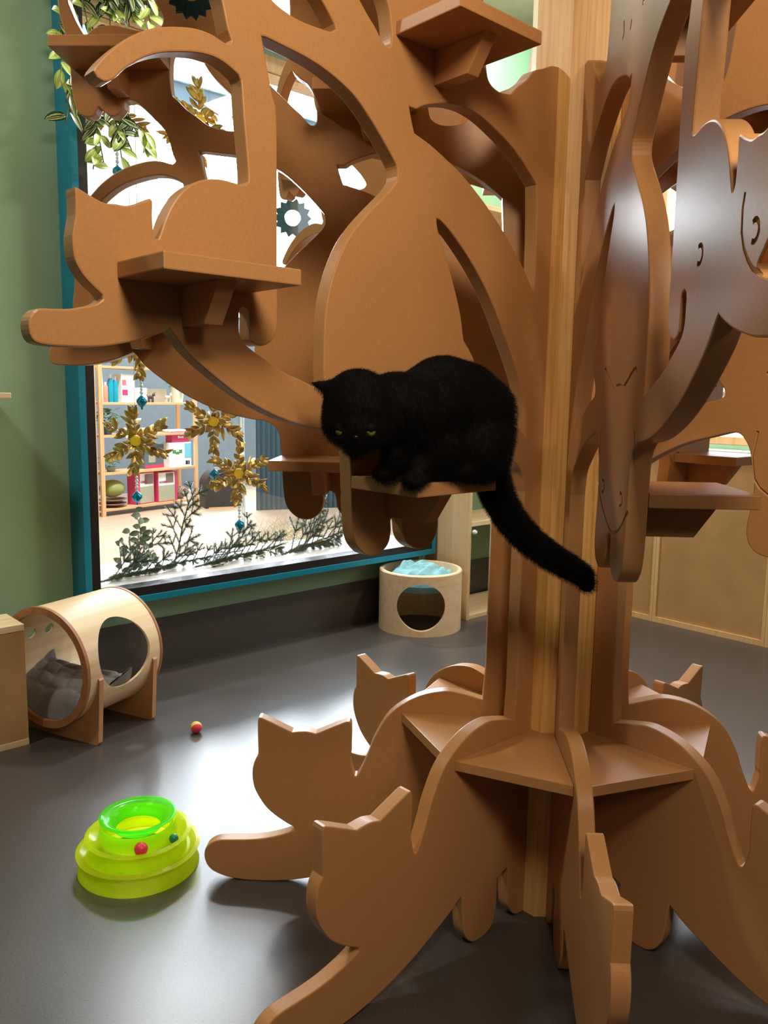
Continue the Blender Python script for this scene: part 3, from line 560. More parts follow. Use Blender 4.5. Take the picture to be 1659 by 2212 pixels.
# low cabinets along the back wall
ys = [BY+.0, -1.256, -2.015, -2.774, -3.533, -4.292]; CH = 1.19
for i in range(3):
    a, b_ = ys[i], ys[i+1]
    t = empty('low_cabinet', R(3.11, 0)); 
    lab = ['narrow end bay of the low wooden cabinets beside the tree', 'second wide wooden cabinet bay behind the tree, left of the right hand post', 'low wooden cabinet bay at the right edge of the photo', 'low wooden cabinet bay just outside the right edge', 'last low wooden cabinet bay far outside the right edge'][i]
    tag(t, lab, 'cabinet', 'low cabinets along the back wall')
    m = MB(); m.box(.012, .17, b_+.002, a-.002, 0.0, CH-.03); m.obj('panel', CABPANEL, t)
    m = MB(); 
    for (y0, y1, z0, z1) in ((a-.022, a-.001, 0, CH-.03), (b_+.001, b_+.022, 0, CH-.03), (b_+.022, a-.022, 0, .035), (b_+.022, a-.022, CH-.06, CH-.03)): m.box(-.004, .014, y0, y1, z0, z1)
    m.obj('frame', CABFRAME, t)
    m = MB(); m.box(-.02, .187, b_+.001, a-.001, CH-.03, CH); m.obj('worktop', WHITE, t)
# hanging dark star, in front of the panels
DTEAL = flat('dark_teal_felt', srgb(14, 62, 72), .8)
def star_poly(n, r0, r1): return [((r0 if k % 2 == 0 else r1)*cos(pi*k/n), (r0 if k % 2 == 0 else r1)*sin(pi*k/n)) for k in range(2*n)]
def wreath(loc, r, label, chain=.5, hole=.42, parent_r=None):
    d = (co.matrix_world.translation-Vector(loc)); d.z = 0; rz_ = atan2(d.y, d.x)
    t = empty('paper_star', Matrix.Translation(loc) @ Matrix.Rotation(rz_, 4, 'Z')); tag(t, label, 'ornament', 'dark teal paper stars')
    n = 14; M_ = Matrix(((0, 0, 1, 0), (1, 0, 0, 0), (0, 1, 0, 0), (0, 0, 0, 1)))
    vs = []; fs = []
    for k in range(2*n):
        ro = r if k % 2 == 0 else r*.80
        for rr, y in ((ro, -.006), (r*hole, -.012), (r*hole, .012), (ro, .006)): vs.append(M_ @ Vector((rr*cos(pi*k/n), rr*sin(pi*k/n), y)))
    for k in range(2*n):
        for i in range(4): fs.append((4*k+i, 4*k+(i+1) % 4, 4*((k+1) % (2*n))+(i+1) % 4, 4*((k+1) % (2*n))+i))
    m = MB(); m.add(vs, fs); m.obj('star', DTEAL, t)
    m = MB(); m.tube([(0, 0, r*.8), (0, 0, r*.8+chain)], .0012, 6); m.obj('thread', GREYDARK, t)
    m = MB(); m.sphere((0, 0, 0), r*.3, 8, 6); m.obj('crystal', glass_mat('crystal', (1, .98, .9, 1)), t)
    return t
wreath(px(412, -12, wy=-.33), .060, 'dark teal paper star hanging at the top edge in front of the tree', .5, .35)
# ------------------------------------------------------------------ shop beyond the window
m = MB(); m.box(-6, 12, .12, 7.5, 0.0, .004)
struct('floor_shop', m, wood_mat('pale_planks', srgb(176, 150, 124), srgb(190, 164, 138), srgb(200, 176, 150), 'X', 12, .35, knots=False))
UL = R(2.178, 5.433, 0, radians(13.7))
t = empty('shop_shelf', UL); tag(t, 'open pine shop shelf with four boards behind the window', 'shelf unit')
for x_ in (0, 1.50):
    for y_ in (0, .33):
        m = MB(); m.box(x_, x_+.055, y_, y_+.03, 0, 2.15); m.obj('post', SHOPWOOD, t, bevel=.003)
SZ = [.09, .53, .98, 1.37, 1.80]
for z_ in SZ:
    m = MB(); m.box(.055, 1.50, 0.002, .358, z_-.028, z_); m.obj('board', SHOPWOOD_X, t, bevel=.002)
t = empty('shop_shelf', UL @ Matrix.Translation((-1.52, 0, 0))); tag(t, 'pine shop shelf cut off by the black window frame at its left', 'shelf unit')
for x_ in (-.1, 1.44):
    m = MB(); m.box(x_, x_+.05, .02, .35, 0, 2.0); m.obj('post', SHOPWOOD, t, bevel=.003)
for z_ in (.45, 1.02, 1.42):
    m = MB(); m.box(-.05, 1.44, 0.02, .358, z_-.028, z_); m.obj('board', SHOPWOOD_X if z_ > 1.1 else WHITE, t, bevel=.002)
C_ = lambda n, r, g, b, ro=.5: flat(n, srgb(r, g, b), ro)
PINK = C_('pink_card', 214, 60, 110); WH = C_('white_card', 240, 240, 236); DG = C_('green_print', 70, 140, 70); LB = C_('blue_print', 120, 200, 214); PHOTO = C_('photo_print', 176, 176, 150); SKIN = C_('brown_print', 150, 110, 96); DARKBOX = C_('slate_print', 100, 112, 120)
def carton(x, z, w, h, d, mats, label, rz=0, y=.05, panels=()):
    t = empty('carton', UL @ Matrix.Translation((x, y, z)) @ Matrix.Rotation(rz, 4, 'Z')); tag(t, label, 'box')
    m = MB(); m.box(0, w, 0, d, 0, h); m.obj('box_body', mats, t, bevel=.002)
    for (x0, x1, z0, z1, mt, nm) in panels:
        m = MB(); m.box(x0*w, x1*w, -.002, .001, z0*h, z1*h); m.obj(nm, mt, t)
    return t
carton(.56, SZ[0], .31, .40, .16, PINK, 'pink bottom-shelf carton with pale photo, left one of the pair', .12, panels=((.18, .97, .03, .55, PHOTO, 'picture'), (.18, .97, .55, .97, WH, 'print'), (.45, .95, .62, .95, SKIN, 'portrait'), (.2, .6, .66, .74, PINK, 'band')))
carton(.90, SZ[0], .31, .39, .16, PINK, 'pink bottom-shelf carton with pale photo, right one of the pair', -.05, panels=((.03, .86, .03, .55, PHOTO, 'picture'), (.03, .86, .55, .97, WH, 'print'), (.4, .8, .62, .95, SKIN, 'portrait'), (.05, .5, .62, .70, PINK, 'band')))
carton(.74, SZ[1], .34, .30, .12, DARKBOX, 'grey printed carton with pink foot on the second shop shelf', .1, .10, panels=((0, 1, 0, .14, PINK, 'band'), (.2, .55, .25, .6, PHOTO, 'picture')))
carton(1.08, SZ[1], .38, .32, .14, WH, 'white carton with green bow print and blue side on the second shop shelf', 0, .03, panels=((.70, 1, .35, .95, LB, 'blue_print'), (.15, .30, .56, .70, DG, 'green_leaf'), (.30, .45, .52, .62, DG, 'green_leaf'), (.45, .58, .56, .70, DG, 'green_leaf'), (.74, .84, .08, .24, BLACK, 'mark'), (.86, .92, .08, .24, BLACK, 'mark')))
carton(1.14, SZ[1]+.32, .30, .14, .12, PINK, 'pink carton lying on the white green-print carton', 0, .04, panels=((.34, .44, .4, .62, WH, 'white_mark'), (.46, .54, .4, .55, WH, 'white_mark'), (.56, .66, .4, .58, WH, 'white_mark')))
def bottle(x, z, h, r, c, label, y=.10):
    t = empty('bottle', UL @ Matrix.Translation((x, y, z))); tag(t, label, 'bottle', 'bottles on the upper shop shelf')
    m = MB(); m.lathe([(.0001, 0), (r, 0), (r, h*.78), (r*.5, h*.86), (.0001, h*.86)], 20); m.obj('bottle_body', c, t, smooth=True)
    m = MB(); m.lathe([(.0001, h*.86), (r*.45, h*.86), (r*.45, h), (.0001, h)], 16); m.obj('cap', WH, t, smooth=True)
TQ = C_('turquoise_bottle', 20, 150, 176, .25); CORAL = C_('coral_bottle', 222, 140, 112, .3)
bottle(.10, SZ[3], .46, .032, WH, 'tall white bottle first on the upper shop shelf, by the post'); bottle(.17, SZ[3], .24, .030, CORAL, 'coral bottle on the upper shop shelf')
bottle(.245, SZ[3], .33, .032, TQ, 'left turquoise bottle beside the coral bottle'); bottle(.315, SZ[3], .31, .032, TQ, 'right turquoise bottle beside the white tub stack')
carton(.37, SZ[3], .20, .34, .14, WH, 'white and pink printed carton beside the turquoise bottles', 0, .05, panels=((.05, .45, .25, .45, PINK, 'pink_print'), (.05, .35, .6, .8, C_('rose_print', 220, 120, 130), 'rose_print')))
carton(.62, SZ[3], .16, .18, .12, WH, 'plain white carton in the middle of the upper shop shelf', 0, .08)
carton(.80, SZ[3], .46, .17, .05, WH, 'long white tray behind the animal figurines', 0, .26)
DK = C_('dark_figurine', 70, 54, 50); LT = C_('cream_figurine', 220, 200, 180)
for x_, c_, lb in ((.84, DK, 'small dark four-legged animal figurine on the upper shop shelf'), (1.12, LT, 'small cream four-legged animal figurine near the flower pot')):
    t = empty('animal_figurine', UL @ Matrix.Translation((x_, .08, SZ[3]))); tag(t, lb, 'figurine')
    m = MB(); m.sphere((0, 0, .065), .03, 14, 10, (1.5, .7, .8)); m.sphere((.05, 0, .095), .02, 12, 8); m.tube([(-.04, 0, .07), (-.065, 0, .1)], .005, 6)
    m.tube([(.055, .008, .108), (.06, .012, .13)], [.007, .001], 6); m.tube([(.055, -.008, .108), (.06, -.012, .13)], [.007, .001], 6); m.obj('animal_body', c_, t, smooth=True)
    for sx in (-.028, .03):
        for sy in (-.012, .012):
            m = MB(); m.tube([(sx, sy, 0), (sx, sy, .055)], .007, 8); m.obj('leg', c_, t)
LEAFG = leaf_mat('plain_leaf', srgb(70, 120, 70), srgb(120, 170, 110))
VARI = leaf_mat('variegated_leaf', srgb(28, 58, 30), srgb(66, 100, 44), srgb(214, 220, 150))
PALE = leaf_mat('pale_leaf', srgb(150, 180, 70), srgb(190, 205, 110), srgb(214, 226, 150))
def leaf(mb, uvs, p, d, up_, L_, w_, droop=.3, n=5):
    """one pointed, arched leaf blade"""
    p = Vector(p); d = Vector(d).normalized(); s_ = d.cross(Vector(up_)); 
    if s_.length < 1e-3: s_ = d.cross(Vector((1, 0, 0)))
    s_.normalize(); u_ = s_.cross(d).normalized(); k0 = len(mb.v)
    for i in range(n+1):
        t_ = i/n; c = p+d*L_*t_-u_*droop*L_*t_*t_; w = w_*sin(pi*min(1, t_*.92+.04))**.8 if i < n else 0.0005
        for s in (-1, 0, 1):
            mb.v.append(tuple(c+s_*w*s*.5+u_*(w*.18*abs(s)))); uvs.append((.5+.5*s, t_))
    for i in range(n):
        for s in (0, 1): mb.f.append((k0+3*i+s, k0+3*i+s+1, k0+3*i+s+4, k0+3*i+s+3))
def leaves_obj(name, mb, uvs, mat, parent):
    me = bpy.data.meshes.new(name); me.from_pydata(mb.v, [], mb.f); ul = me.uv_layers.new(name='uv')
    for lp in me.loops: ul.data[lp.index].uv = uvs[lp.vertex_index]
    for p_ in me.polygons: p_.use_smooth = True
    me.materials.append(mat); o = bpy.data.objects.new(name, me); COL.objects.link(o); o.parent = parent; return o
def pot_plant(Mx, pot_c, label, r=.1, h=.16, n=40, spread=.16, hgt=.2, lm=None, seed=1):
    rnd = random.Random(seed); t = empty('potted_plant', Mx); tag(t, label, 'plant')
    m = MB(); m.lathe([(.0001, 0), (r*.72, 0), (r, h), (r*1.05, h), (r*1.05, h+.01), (r*.92, h+.01), (r*.9, h-.01), (.0001, h-.01)], 28); m.obj('pot', pot_c, t, smooth=True)
    mb = MB(); uv = []
    for k in range(n):
        a = rnd.uniform(0, 2*pi); rr = rnd.random()**.6*spread; leaf(mb, uv, (rr*.5*cos(a), rr*.5*sin(a), h+rnd.uniform(0, hgt)), (cos(a), sin(a), rnd.uniform(-.2, .8)), (0, 0, 1), rnd.uniform(.06, .11), rnd.uniform(.035, .05))
    leaves_obj('foliage', mb, uv, lm or LEAFG, t)
pot_plant(UL @ Matrix.Translation((.22, .15, SZ[2])), C_('blue_pot', 60, 100, 140), 'bushy green pot plant at the left of the third shop shelf', .07, .10, 60, .2, .2, seed=3)
pot_plant(UL @ Matrix.Translation((1.33, .14, SZ[3])), C_('celadon_pot', 206, 214, 196), 'pale celadon flower pot with green plant on the upper shop shelf', .10, .20, 26, .14, .14, seed=5)
pot_plant(UL @ Matrix.Translation((.24, .13, SZ[1])), C_('grey_pot', 150, 160, 150), 'silvery green plant at the left of the second shop shelf', .06, .05, 40, .22, .16, seed=9)
pot_plant(R(1.72, 5.1), C_('dark_pot', 90, 80, 74), 'leafy plant half hidden by the black window frame', .15, .3, 60, .3, .6, seed=11)
# towels, melon, wicker
for x_, w_, lb in ((.62, .30, 'folded white towels in the middle of the third shop shelf'), (1.12, .32, 'folded white towels at the right of the third shop shelf')):
    t = empty('towel_stack', UL @ Matrix.Translation((x_, .06, SZ[2]))); tag(t, lb, 'towels')
    for k in range(2 if x_ < 1 else 1):
        m = MB(); m.box(0, w_-.02*k, 0, .2, .004+.032*k, .034+.032*k); m.obj('towel', fabric('white_towel', srgb(226, 224, 220), srgb(240, 238, 234)), t, bevel=.010)
t = empty('melon', UL @ Matrix.Translation((.28, .17, SZ[0]+.115))); tag(t, 'yellow green melon resting on wicker plates on the bottom shop shelf', 'melon')
m = MB(); n = 40; vs = []
for i in range(17):
    for j in range(n):
        a = 2*pi*j/n; p_ = pi*i/16; r_ = .145*(1-.03*abs(sin(5*a))); vs.append((r_*1.1*sin(p_)*cos(a), r_*sin(p_)*sin(a), .11+.108*cos(p_)))
m.add(vs, [(i*n+j, (i+1)*n+j, (i+1)*n+(j+1) % n, i*n+(j+1) % n) for i in range(16) for j in range(n)]); m.obj('rind', C_('melon_rind', 150, 152, 84), t, smooth=True)
WICK = C_('wicker', 150, 116, 90)
for z_, lb in ((0, 'lower flat wicker plate under the melon'), (.05, 'upper wicker bowl directly under the melon')):
    m = MB(); 
    for k in range(7): m.lathe([(.05+.02*k+.004*cos(a), z_+.010+.006*k+.004*sin(a)) for a in [pi/3*q for q in range(6)]], 40, close=True)
    m.lathe([(.0001, z_+.003), (.06, z_+.003), (.16, z_+.035), (.165, z_+.045), (.157, z_+.042), (.06, z_+.010), (.0001, z_+.010)], 36, close=False)
    o = m.obj('wicker_plate', WICK, None, smooth=True); o.matrix_world = UL @ Matrix.Translation((.28, .17, SZ[0])); tag(o, lb, 'plate')
m = MB(); rnd = random.Random(5)
for k in range(26):
    a = rnd.uniform(0, pi); ph_ = rnd.uniform(0, 2*pi); Mx = Euler((a, ph_, rnd.uniform(0, 6))).to_matrix()
    m.tube([Mx @ Vector((.10*cos(q*pi/10), .10*sin(q*pi/10), 0)) for q in range(21)], .004, 5, cap=False)
m.v = [(x*1.25, y, z*.85) for x, y, z in m.v]
o = m.obj('wicker_ball', WICK, None); o.matrix_world = UL @ Matrix.Translation((1.35, .16, SZ[0]+.088)); tag(o, 'round twig ball at the right of the bottom shop shelf', 'wicker ball')
t = empty('arched_crate', R(3.78, 5.28, 0, -.3)); tag(t, 'dark arched crate on the shop floor beside the shelf', 'crate')
m = MB(); arc = [(.26*cos(pi*k/16), .30+.22*sin(pi*k/16)) for k in range(17)]; m.prism([(-.26, 0), (.26, 0)]+arc, 0, .35, Matrix(((1, 0, 0, 0), (0, 0, 1, 0), (0, 1, 0, 0), (0, 0, 0, 1)))); m.obj('crate_body', C_('dark_brown', 52, 44, 42), t)
m = MB(); m.tube([(.21*cos(pi*k/16), -.006, .30+.17*sin(pi*k/16)) for k in range(17)], .006, 6); m.obj('arch_trim', C_('tan_trim', 140, 110, 84), t)
m = MB(); m.box(-.22, .22, -.02, 0, 0, .02); m.obj('foot_board', SHOPWOOD_X, t)
# dark corrugated screen and glass partition
t = empty('corrugated_screen', R(3.98, 4.85, 0, atan2(-.32, .8))); tag(t, 'dark blue grey corrugated screen standing in the shop', 'screen')
m = MB(); n = 260; vs = []
for i in range(n+1):
    x = 4.2*i/n; y = .012*sin(i*pi/2+.4); vs += [(x, y, 0), (x, y, 2.25)]
m.add(vs, [(2*i, 2*i+2, 2*i+3, 2*i+1) for i in range(n)]); o = m.obj('sheet', flat('slate_sheet', srgb(58, 78, 92), .35), t); sd = o.modifiers.new('t', 'SOLIDIFY'); sd.thickness = .004
m = MB(); m.box(-.03, 4.2, -.03, .03, 2.25, 2.29); m.obj('top_rail', GREYDARK, t)
t = empty('glass_partition', R(2.75, 3.27, 0, radians(30))); tag(t, 'clear glass partition with bright vertical edges in the shop', 'partition')
m = MB(); m.box(0, 1.5, 0, .008, .02, 2.1); m.obj('glass_sheet', GLASS, t)
m = MB(); m.box(-.012, .006, -.004, .012, 0, 2.1); m.obj('edge_profile', C_('bright_edge', 220, 230, 236, .2), t); m = MB(); m.box(.045, .052, -.004, .012, 0, 2.1); m.obj('edge_profile', C_('bright_edge', 220, 230, 236, .2), t)

# gold leaf stars hanging behind the pane
GOLD = noise_mat('gold_leaf_metal', srgb(150, 116, 52), srgb(196, 160, 84), 12, .35, metal=.75)
YEL = flat('yellow_disc', srgb(240, 196, 40), .4); TB = flat('teal_glass_ball', srgb(10, 120, 150), .08, metal=.6); BEAD = flat('pearl_bead', srgb(206, 220, 214), .2)
def gold_star(x, z, r, label, y=.3, seed=1, pend=True, face=True):
    rnd = random.Random(seed); M0 = R(x, y, z); ca = RM.inverted() @ co.matrix_world.translation; a_ = atan2(ca.y-y, ca.x-x)
    t = empty('gold_star', R(x, y, z, a_)); tag(t, label, 'ornament', 'gold leaf stars hanging in the window')
    # local frame: +x faces the room
    mb = MB(); uv = []
    for k in range(6):
        an = pi/2+k*pi/3+rnd.uniform(-.06, .06); dr = Vector((rnd.uniform(-.06, .06), cos(an), sin(an))); 
        for j in range(5):
            for s_ in (-1, 1):
                b_ = an+s_*(.75-.06*j); pp = dr*r*(.14+.165*j)
                leaf(mb, uv, pp+Vector((rnd.uniform(-.012, .02), 0, 0)), (rnd.uniform(-.5, .9), cos(b_+rnd.uniform(-.35, .35)), sin(b_)), (1, 0, rnd.uniform(-.5, .5)), r*rnd.uniform(.26, .42), r*rnd.uniform(.12, .18), rnd.uniform(-.8, .9), 5)
        leaf(mb, uv, dr*r*.78, dr+Vector((.2, 0, 0)), (1, 0, 0), r*.3, r*.1, .2, 4)
        mb.tube([(0, 0, 0), dr*r*.5, dr*r*.95], .0025, 5); uv += [(.5, .5)]*(len(mb.v)-len(uv))
    o = leaves_obj('leaves', mb, uv, GOLD, t); sd = o.modifiers.new('t', 'SOLIDIFY'); sd.thickness = .0012
    m = MB(); m.lathe([(.0001, .02), (r*.15, .018), (r*.17, .01), (r*.15, 0), (.0001, 0)], 20, Matrix.Rotation(pi/2, 4, 'Y')); m.obj('centre_disc', YEL, t, smooth=True)
    m = MB(); m.tube([(0, 0, r*.9), (0, 0, max(r+.2, WT-.1-z))], .0012, 5); m.obj('thread', GOLD, t)
    if pend:
        m = MB(); m.tube([(0, 0, -r*.9), (0, 0, -r*1.65)], .0015, 5); 
        for k in range(5): m.sphere((0, 0, -r*(1.12+.105*k)), .0085+.0025*(k % 2), 10, 8)
        m.obj('beads', BEAD, t, smooth=True)
        m = MB(); m.lathe([(.0001, .032), (.010, .030), (.028, .010), (.029, -.004), (.018, -.022), (.006, -.032), (.005, -.044), (.0001, -.046)], 20, Matrix.Translation((0, 0, -r*1.72))); m.obj('glass_ball', TB, t, smooth=True)
for i, (x, z, r, lb) in enumerate([(.133, 1.229, .185, 'gold leaf star with yellow centre hanging leftmost above the fir twig'), (.632, 1.332, .185, 'upper gold leaf star of the close pair right of the shop shelf'), (.757, 1.02, .185, 'lower gold leaf star of the close pair, its teal ball lowest'), (.146, 1.74, .17, 'gold leaf star half hidden under the cat panel paw'), (.626, 3.05, .22, 'gold leaf star in the upper window seen beside the upright panel'), (.10, 2.98, .18, 'gold leaf star behind the trailing variegated leaves')]):
    gold_star(x, z, r, lb, (.30, .30, .22, .24, .40, .36)[i], i+2)
w_ = wreath(RM @ Vector((1.216, .3, 2.59)), .12, 'dark teal paper star with crystal centre hanging in the window', .75, .42)

# fir greenery on the window sill
NEED = leaf_mat('fir_needles', srgb(52, 72, 46), srgb(100, 120, 84)); BARK = C_('fir_bark', 92, 74, 54, .8)
def fir(path, label, name='fir_branch', seed=1, twigs=9, tl=.16, nl=.024, dens=1.0):
    rnd = random.Random(seed); pts = [Vector(q) for q in path]; t = empty(name, RM.copy()); tag(t, label, 'branch', 'fir branches on the window sill')
    st = MB(); nd = MB(); uv = []
    def along(P_, s):
        k = s*(len(P_)-1); i = min(int(k), len(P_)-2); return P_[i].lerp(P_[i+1], k-i), (P_[i+1]-P_[i]).normalized()
    def needles(P_, L_, full=False):
        n = int(L_/.0005*dens)
        for k in range(n):
            c, d = along(P_, k/n); a = rnd.uniform(0, 2*pi); e1 = d.orthogonal().normalized(); e2 = d.cross(e1); dd = (e1*cos(a)+e2*sin(a))*.9+d*.65
            w = .0012; l = nl*rnd.uniform(.7, 1.15); s_ = dd.cross(d).normalized()*w; k0 = len(nd.v); dd.normalize()
            nd.v += [tuple(c-s_), tuple(c+s_), tuple(c+dd*l)]; uv.extend([(rnd.random(), 0)]*3); nd.f.append((k0, k0+1, k0+2))
    L_ = sum((pts[i+1]-pts[i]).length for i in range(len(pts)-1)); st.tube(pts, [.004*(1-.6*i/(len(pts)-1)) for i in range(len(pts))], 6); needles(pts, L_)
    for k in range(twigs):
        s = .08+.88*k/twigs; c, d = along(pts, s); a = rnd.choice((-1, 1))*rnd.uniform(.5, .9) if k % 2 else rnd.uniform(-.9, .9); l = tl*(1.1-s*.6)*rnd.uniform(.7, 1.2)
        sd_ = d.cross(Vector((0, 1, .2))).normalized()*(1 if k % 2 else -1); dd = (d*.7+sd_*.7+Vector((rnd.uniform(-.25, .25), rnd.uniform(-.35, .35), rnd.uniform(-.1, .2)))).normalized()
        e = c+dd*l; e.z = max(e.z, WB+.09); mid = c.lerp(e, .5)+Vector((0, 0, .008)); P2 = [c, mid, e]; st.tube(P2, [.002, .0016, .0008], 5); needles(P2, l)
        for q in (-1, 1):
            if l > .07: 
                e3 = mid+(dd*.6+dd.cross(Vector((0, 1, 0)))*q*.6).normalized()*l*.4; e3.z = max(e3.z, WB+.088); st.tube([mid, e3], [.002, .001], 4); needles([mid, e3], l*.4)
    st.obj('stem', BARK, t); leaves_obj('needles', nd, uv, NEED, t)
zb = WB+.095
fir([(.27, .15, zb), (.31, .16, .62), (.345, .17, .75), (.385, .17, .87), (.43, .17, .95)], 'upright fir twig rising from the sill in front of the shop shelf', seed=2, twigs=12, tl=.17)
fir([(-.22, .02, zb), (-.05, .05, zb+.01), (.15, .10, zb+.01), (.35, .14, zb+.02), (.6, .12, zb+.04)], 'long fir branch lying at the left of the sill', seed=3, twigs=26, tl=.17)
fir([(.35, .05, zb), (.55, .06, zb+.02), (.8, .1, zb+.03), (1.05, .14, zb+.05)], 'fir branch lying in the middle of the sill', seed=4, twigs=24, tl=.18)
fir([(.95, .05, zb), (1.2, .10, zb+.03), (1.45, .12, zb+.07), (1.75, .2, zb+.14)], 'fir branch lying at the right end of the sill', seed=5, twigs=28, tl=.22)
fir([(.62, .2, zb), (.75, .2, .62), (.84, .22, .72)], 'short fir twig leaning up in the middle of the sill', seed=6, twigs=8, tl=.13)
fir([(1.25, .22, zb), (1.33, .22, .68), (1.45, .24, .84)], 'fir twig leaning up behind the hanging panel paws', seed=7, twigs=10, tl=.16)
fir([(.0, .2, zb), (.1, .2, .6), (.24, .22, .72)], 'low fir twig behind the round leaf sprig', seed=8, twigs=9, tl=.15)
mb = MB(); uv = []; rnd = random.Random(9); t = empty('leafy_sprig', RM.copy()); tag(t, 'grey green round leaved sprig at the left of the sill', 'sprig')
for q in range(5):
    b0 = Vector((-.05+.05*q, .12, zb)); d_ = Vector((rnd.uniform(-.4, .3), rnd.uniform(-.1, .2), 1)).normalized(); l_ = rnd.uniform(.16, .36)
    mb.tube([b0, b0+d_*l_], .002, 5); uv += [(.5, .5)]*(len(mb.v)-len(uv))
    for k in range(9): leaf(mb, uv, b0+d_*l_*(k+1)/9, (rnd.uniform(-1, 1), rnd.uniform(-1, .4), rnd.uniform(-.1, .6)), (0, -1, .3), rnd.uniform(.035, .055), .032)
leaves_obj('leaves', mb, uv, leaf_mat('sage_leaf', srgb(96, 108, 84), srgb(140, 150, 122)), t)
m = MB(); rnd = random.Random(12)
for k in range(150):
    a = Vector((1.15+rnd.gauss(0, .13), .3+rnd.gauss(0, .06), zb+rnd.uniform(0, .05))); d_ = Vector((rnd.gauss(0, 1), rnd.gauss(0, .5), rnd.uniform(.2, 1.4))).normalized(); l_ = rnd.uniform(.1, .26); c_ = Vector((rnd.gauss(0, .05), rnd.gauss(0, .03), -.02))
    m.tube([a, a+d_*l_*.5+c_*.3, a+d_*l_+c_], [.0012, .001, .0006], 4, cap=False)
o = m.obj('dried_grass', C_('straw', 196, 178, 132, .7)); o.matrix_world = RM.copy(); tag(o, 'tuft of pale dried grass on the right of the sill', 'grass', kind='stuff')
for k, (a, b_, c_, lb) in enumerate(((( .42, -.02, zb+.01), (.75, -.03, zb+.035), (.95, -.02, zb+.09), 'long bent straw lying over the middle fir branch'), ((-.1, -.02, zb+.01), (.05, -.03, zb+.012), (.2, -.02, zb+.008), 'short straight straw at the left of the sill'))):
    m = MB(); m.tube([a, b_, c_], .0022, 5); o = m.obj('straw', C_('straw', 196, 178, 132, .7)); o.matrix_world = RM.copy(); tag(o, lb, 'straw')

# artificial trailing plant over the upper left window corner
t = empty('trailing_plant', RM @ Matrix.Translation((-.1, -.22, 3.4))); tag(t, 'trailing plant with striped green and cream leaves over the upper left window corner', 'plant')
rnd = random.Random(21); V1, U1, V2, U2, ST = MB(), [], MB(), [], MB()
def vine(p, q, n, pale=.0, big=1.0):
    p = Vector(p)-Vector((-.1, -.22, 3.4)); q = Vector(q)-Vector((-.1, -.22, 3.4)); mid = p.lerp(q, .5)+Vector((rnd.uniform(-.05, .05), -.03, .02)); ST.tube([p, mid, q], .003, 5)
    for k in range(n):
        s = (k+.5)/n; c = p.lerp(mid, s*2) if s < .5 else mid.lerp(q, s*2-1); pl = s > 1-pale
        d_ = Vector((rnd.uniform(-1, 1), rnd.uniform(-.8, .1), rnd.uniform(-1.2, .1)))
        leaf(*(V2, U2) if pl else (V1, U1), c, d_, (0, -1, .3), rnd.uniform(.075, .12)*big*(.85 if pl else 1), rnd.uniform(.032, .046)*big, .25, 6)
for a in ((-.40, 3.42, -.42, 3.1, 8, .1), (-.30, 3.42, -.32, 3.17, 12, .1), (-.24, 3.44, -.25, 3.16, 14, .1), (-.16, 3.46, -.17, 3.18, 16, .2), (-.10, 3.46, -.09, 3.2, 14, .2), (-.03, 3.46, .0, 3.2, 14, .6), (-.22, 3.42, -.1, 3.26, 12, 0), (-.3, 3.3, -.2, 3.2, 10, .2),
          (-.42, 3.1, -.44, 2.84, 9, .75), (-.40, 2.95, -.39, 2.76, 7, .6), (-.36, 2.86, -.42, 2.68, 5, 0), (-.33, 2.80, -.30, 2.50, 10, .72), (-.28, 2.80, -.25, 2.54, 7, .5), (-.2, 2.82, -.11, 2.62, 7, .2), (-.18, 2.78, -.16, 2.56, 7, .8), (-.13, 2.76, -.05, 2.62, 7, .7), (-.2, 2.86, -.05, 2.66, 4, .0)):
    vine((a[0], -.21, a[1]), (a[2], -.24, a[3]), a[4], a[5])
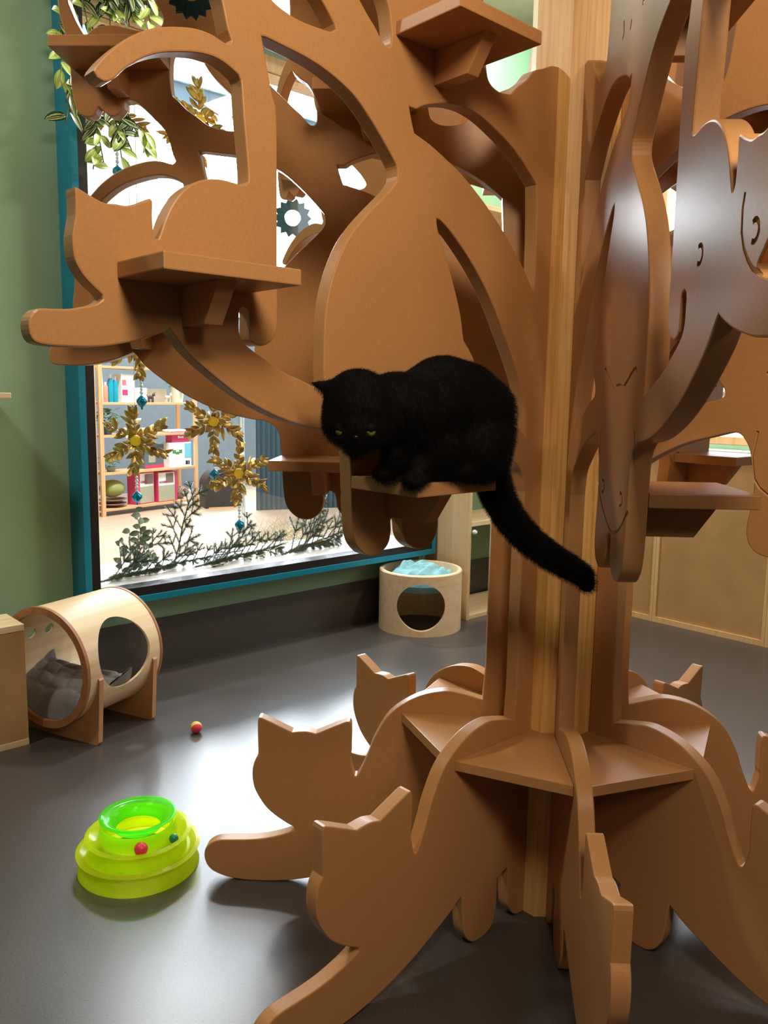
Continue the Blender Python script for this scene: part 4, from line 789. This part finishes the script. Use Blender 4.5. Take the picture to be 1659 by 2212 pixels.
for a in ((-.42, 3.15, -.36, 2.8), (-.30, 3.2, -.32, 2.78), (-.18, 3.2, -.19, 2.78)): vine((a[0], -.2, a[1]), (a[2], -.2, a[3]), 3)
leaves_obj('striped_leaves', V1, U1, VARI, t); leaves_obj('pale_leaves', V2, U2, PALE, t); ST.obj('stems', C_('stem_green', 90, 110, 60), t)
# ------------------------------------------------------------------ light
def area(name, loc, size, energy, color, target, sy=None):
    l = bpy.data.lights.new(name, 'AREA'); l.energy = energy; l.color = color; l.size = size
    if sy: l.shape = 'RECTANGLE'; l.size_y = sy
    o = bpy.data.objects.new(name, l); COL.objects.link(o); o.location = loc
    o.rotation_euler = (Vector(target)-Vector(loc)).to_track_quat('-Z', 'Y').to_euler(); return o
area('lamp_or_fill', (.42, -2.3, 3.0), .6, 46, (1, .84, .64), (-.3, -.4, 1.6))
area('lamp_or_fill', (1.7, -3.0, 2.9), .5, 16, (1, .82, .64), (.4, -1.0, 1.4))  # added warm fill to brighten the right-facing panel edges
area('lamp_or_fill', RM @ Vector((1.0, -.55, 4.05)), .3, 72, (1, .97, .92), RM @ Vector((.3, -.35, 0)))
area('lamp_or_fill', RM @ Vector((-2.3, -.9, 3.6)), .3, 36, (1, .93, .82), RM @ Vector((-1.2, -1.2, .8)))  # added fill to lift the left wall and the outward panel edges
area('lamp_or_fill', RM @ Vector((2.2, -2.6, 4.0)), .4, 60, (1, .86, .66), RM @ Vector((2.7, -1.8, 0)))  # added fill to brighten the low cabinets at the back
area('lamp_or_fill', RM @ Vector((2.5, -.7, 4.0)), .3, 22, (.85, 1, .95), RM @ Vector((2.6, 0, 3.2)))
area('shop_fill_light', RM @ Vector((2.0, 3.2, 5.7)), .6, 420, (.95, .98, 1), RM @ Vector((2.6, 5.0, .5)))  # added light that brightens the shop shelf and floor
w = bpy.data.worlds.new('world'); S.world = w; w.use_nodes = True
w.node_tree.nodes['Background'].inputs[0].default_value = (.8, .9, 1, 1); w.node_tree.nodes['Background'].inputs[1].default_value = .1
S.view_settings.exposure = 0
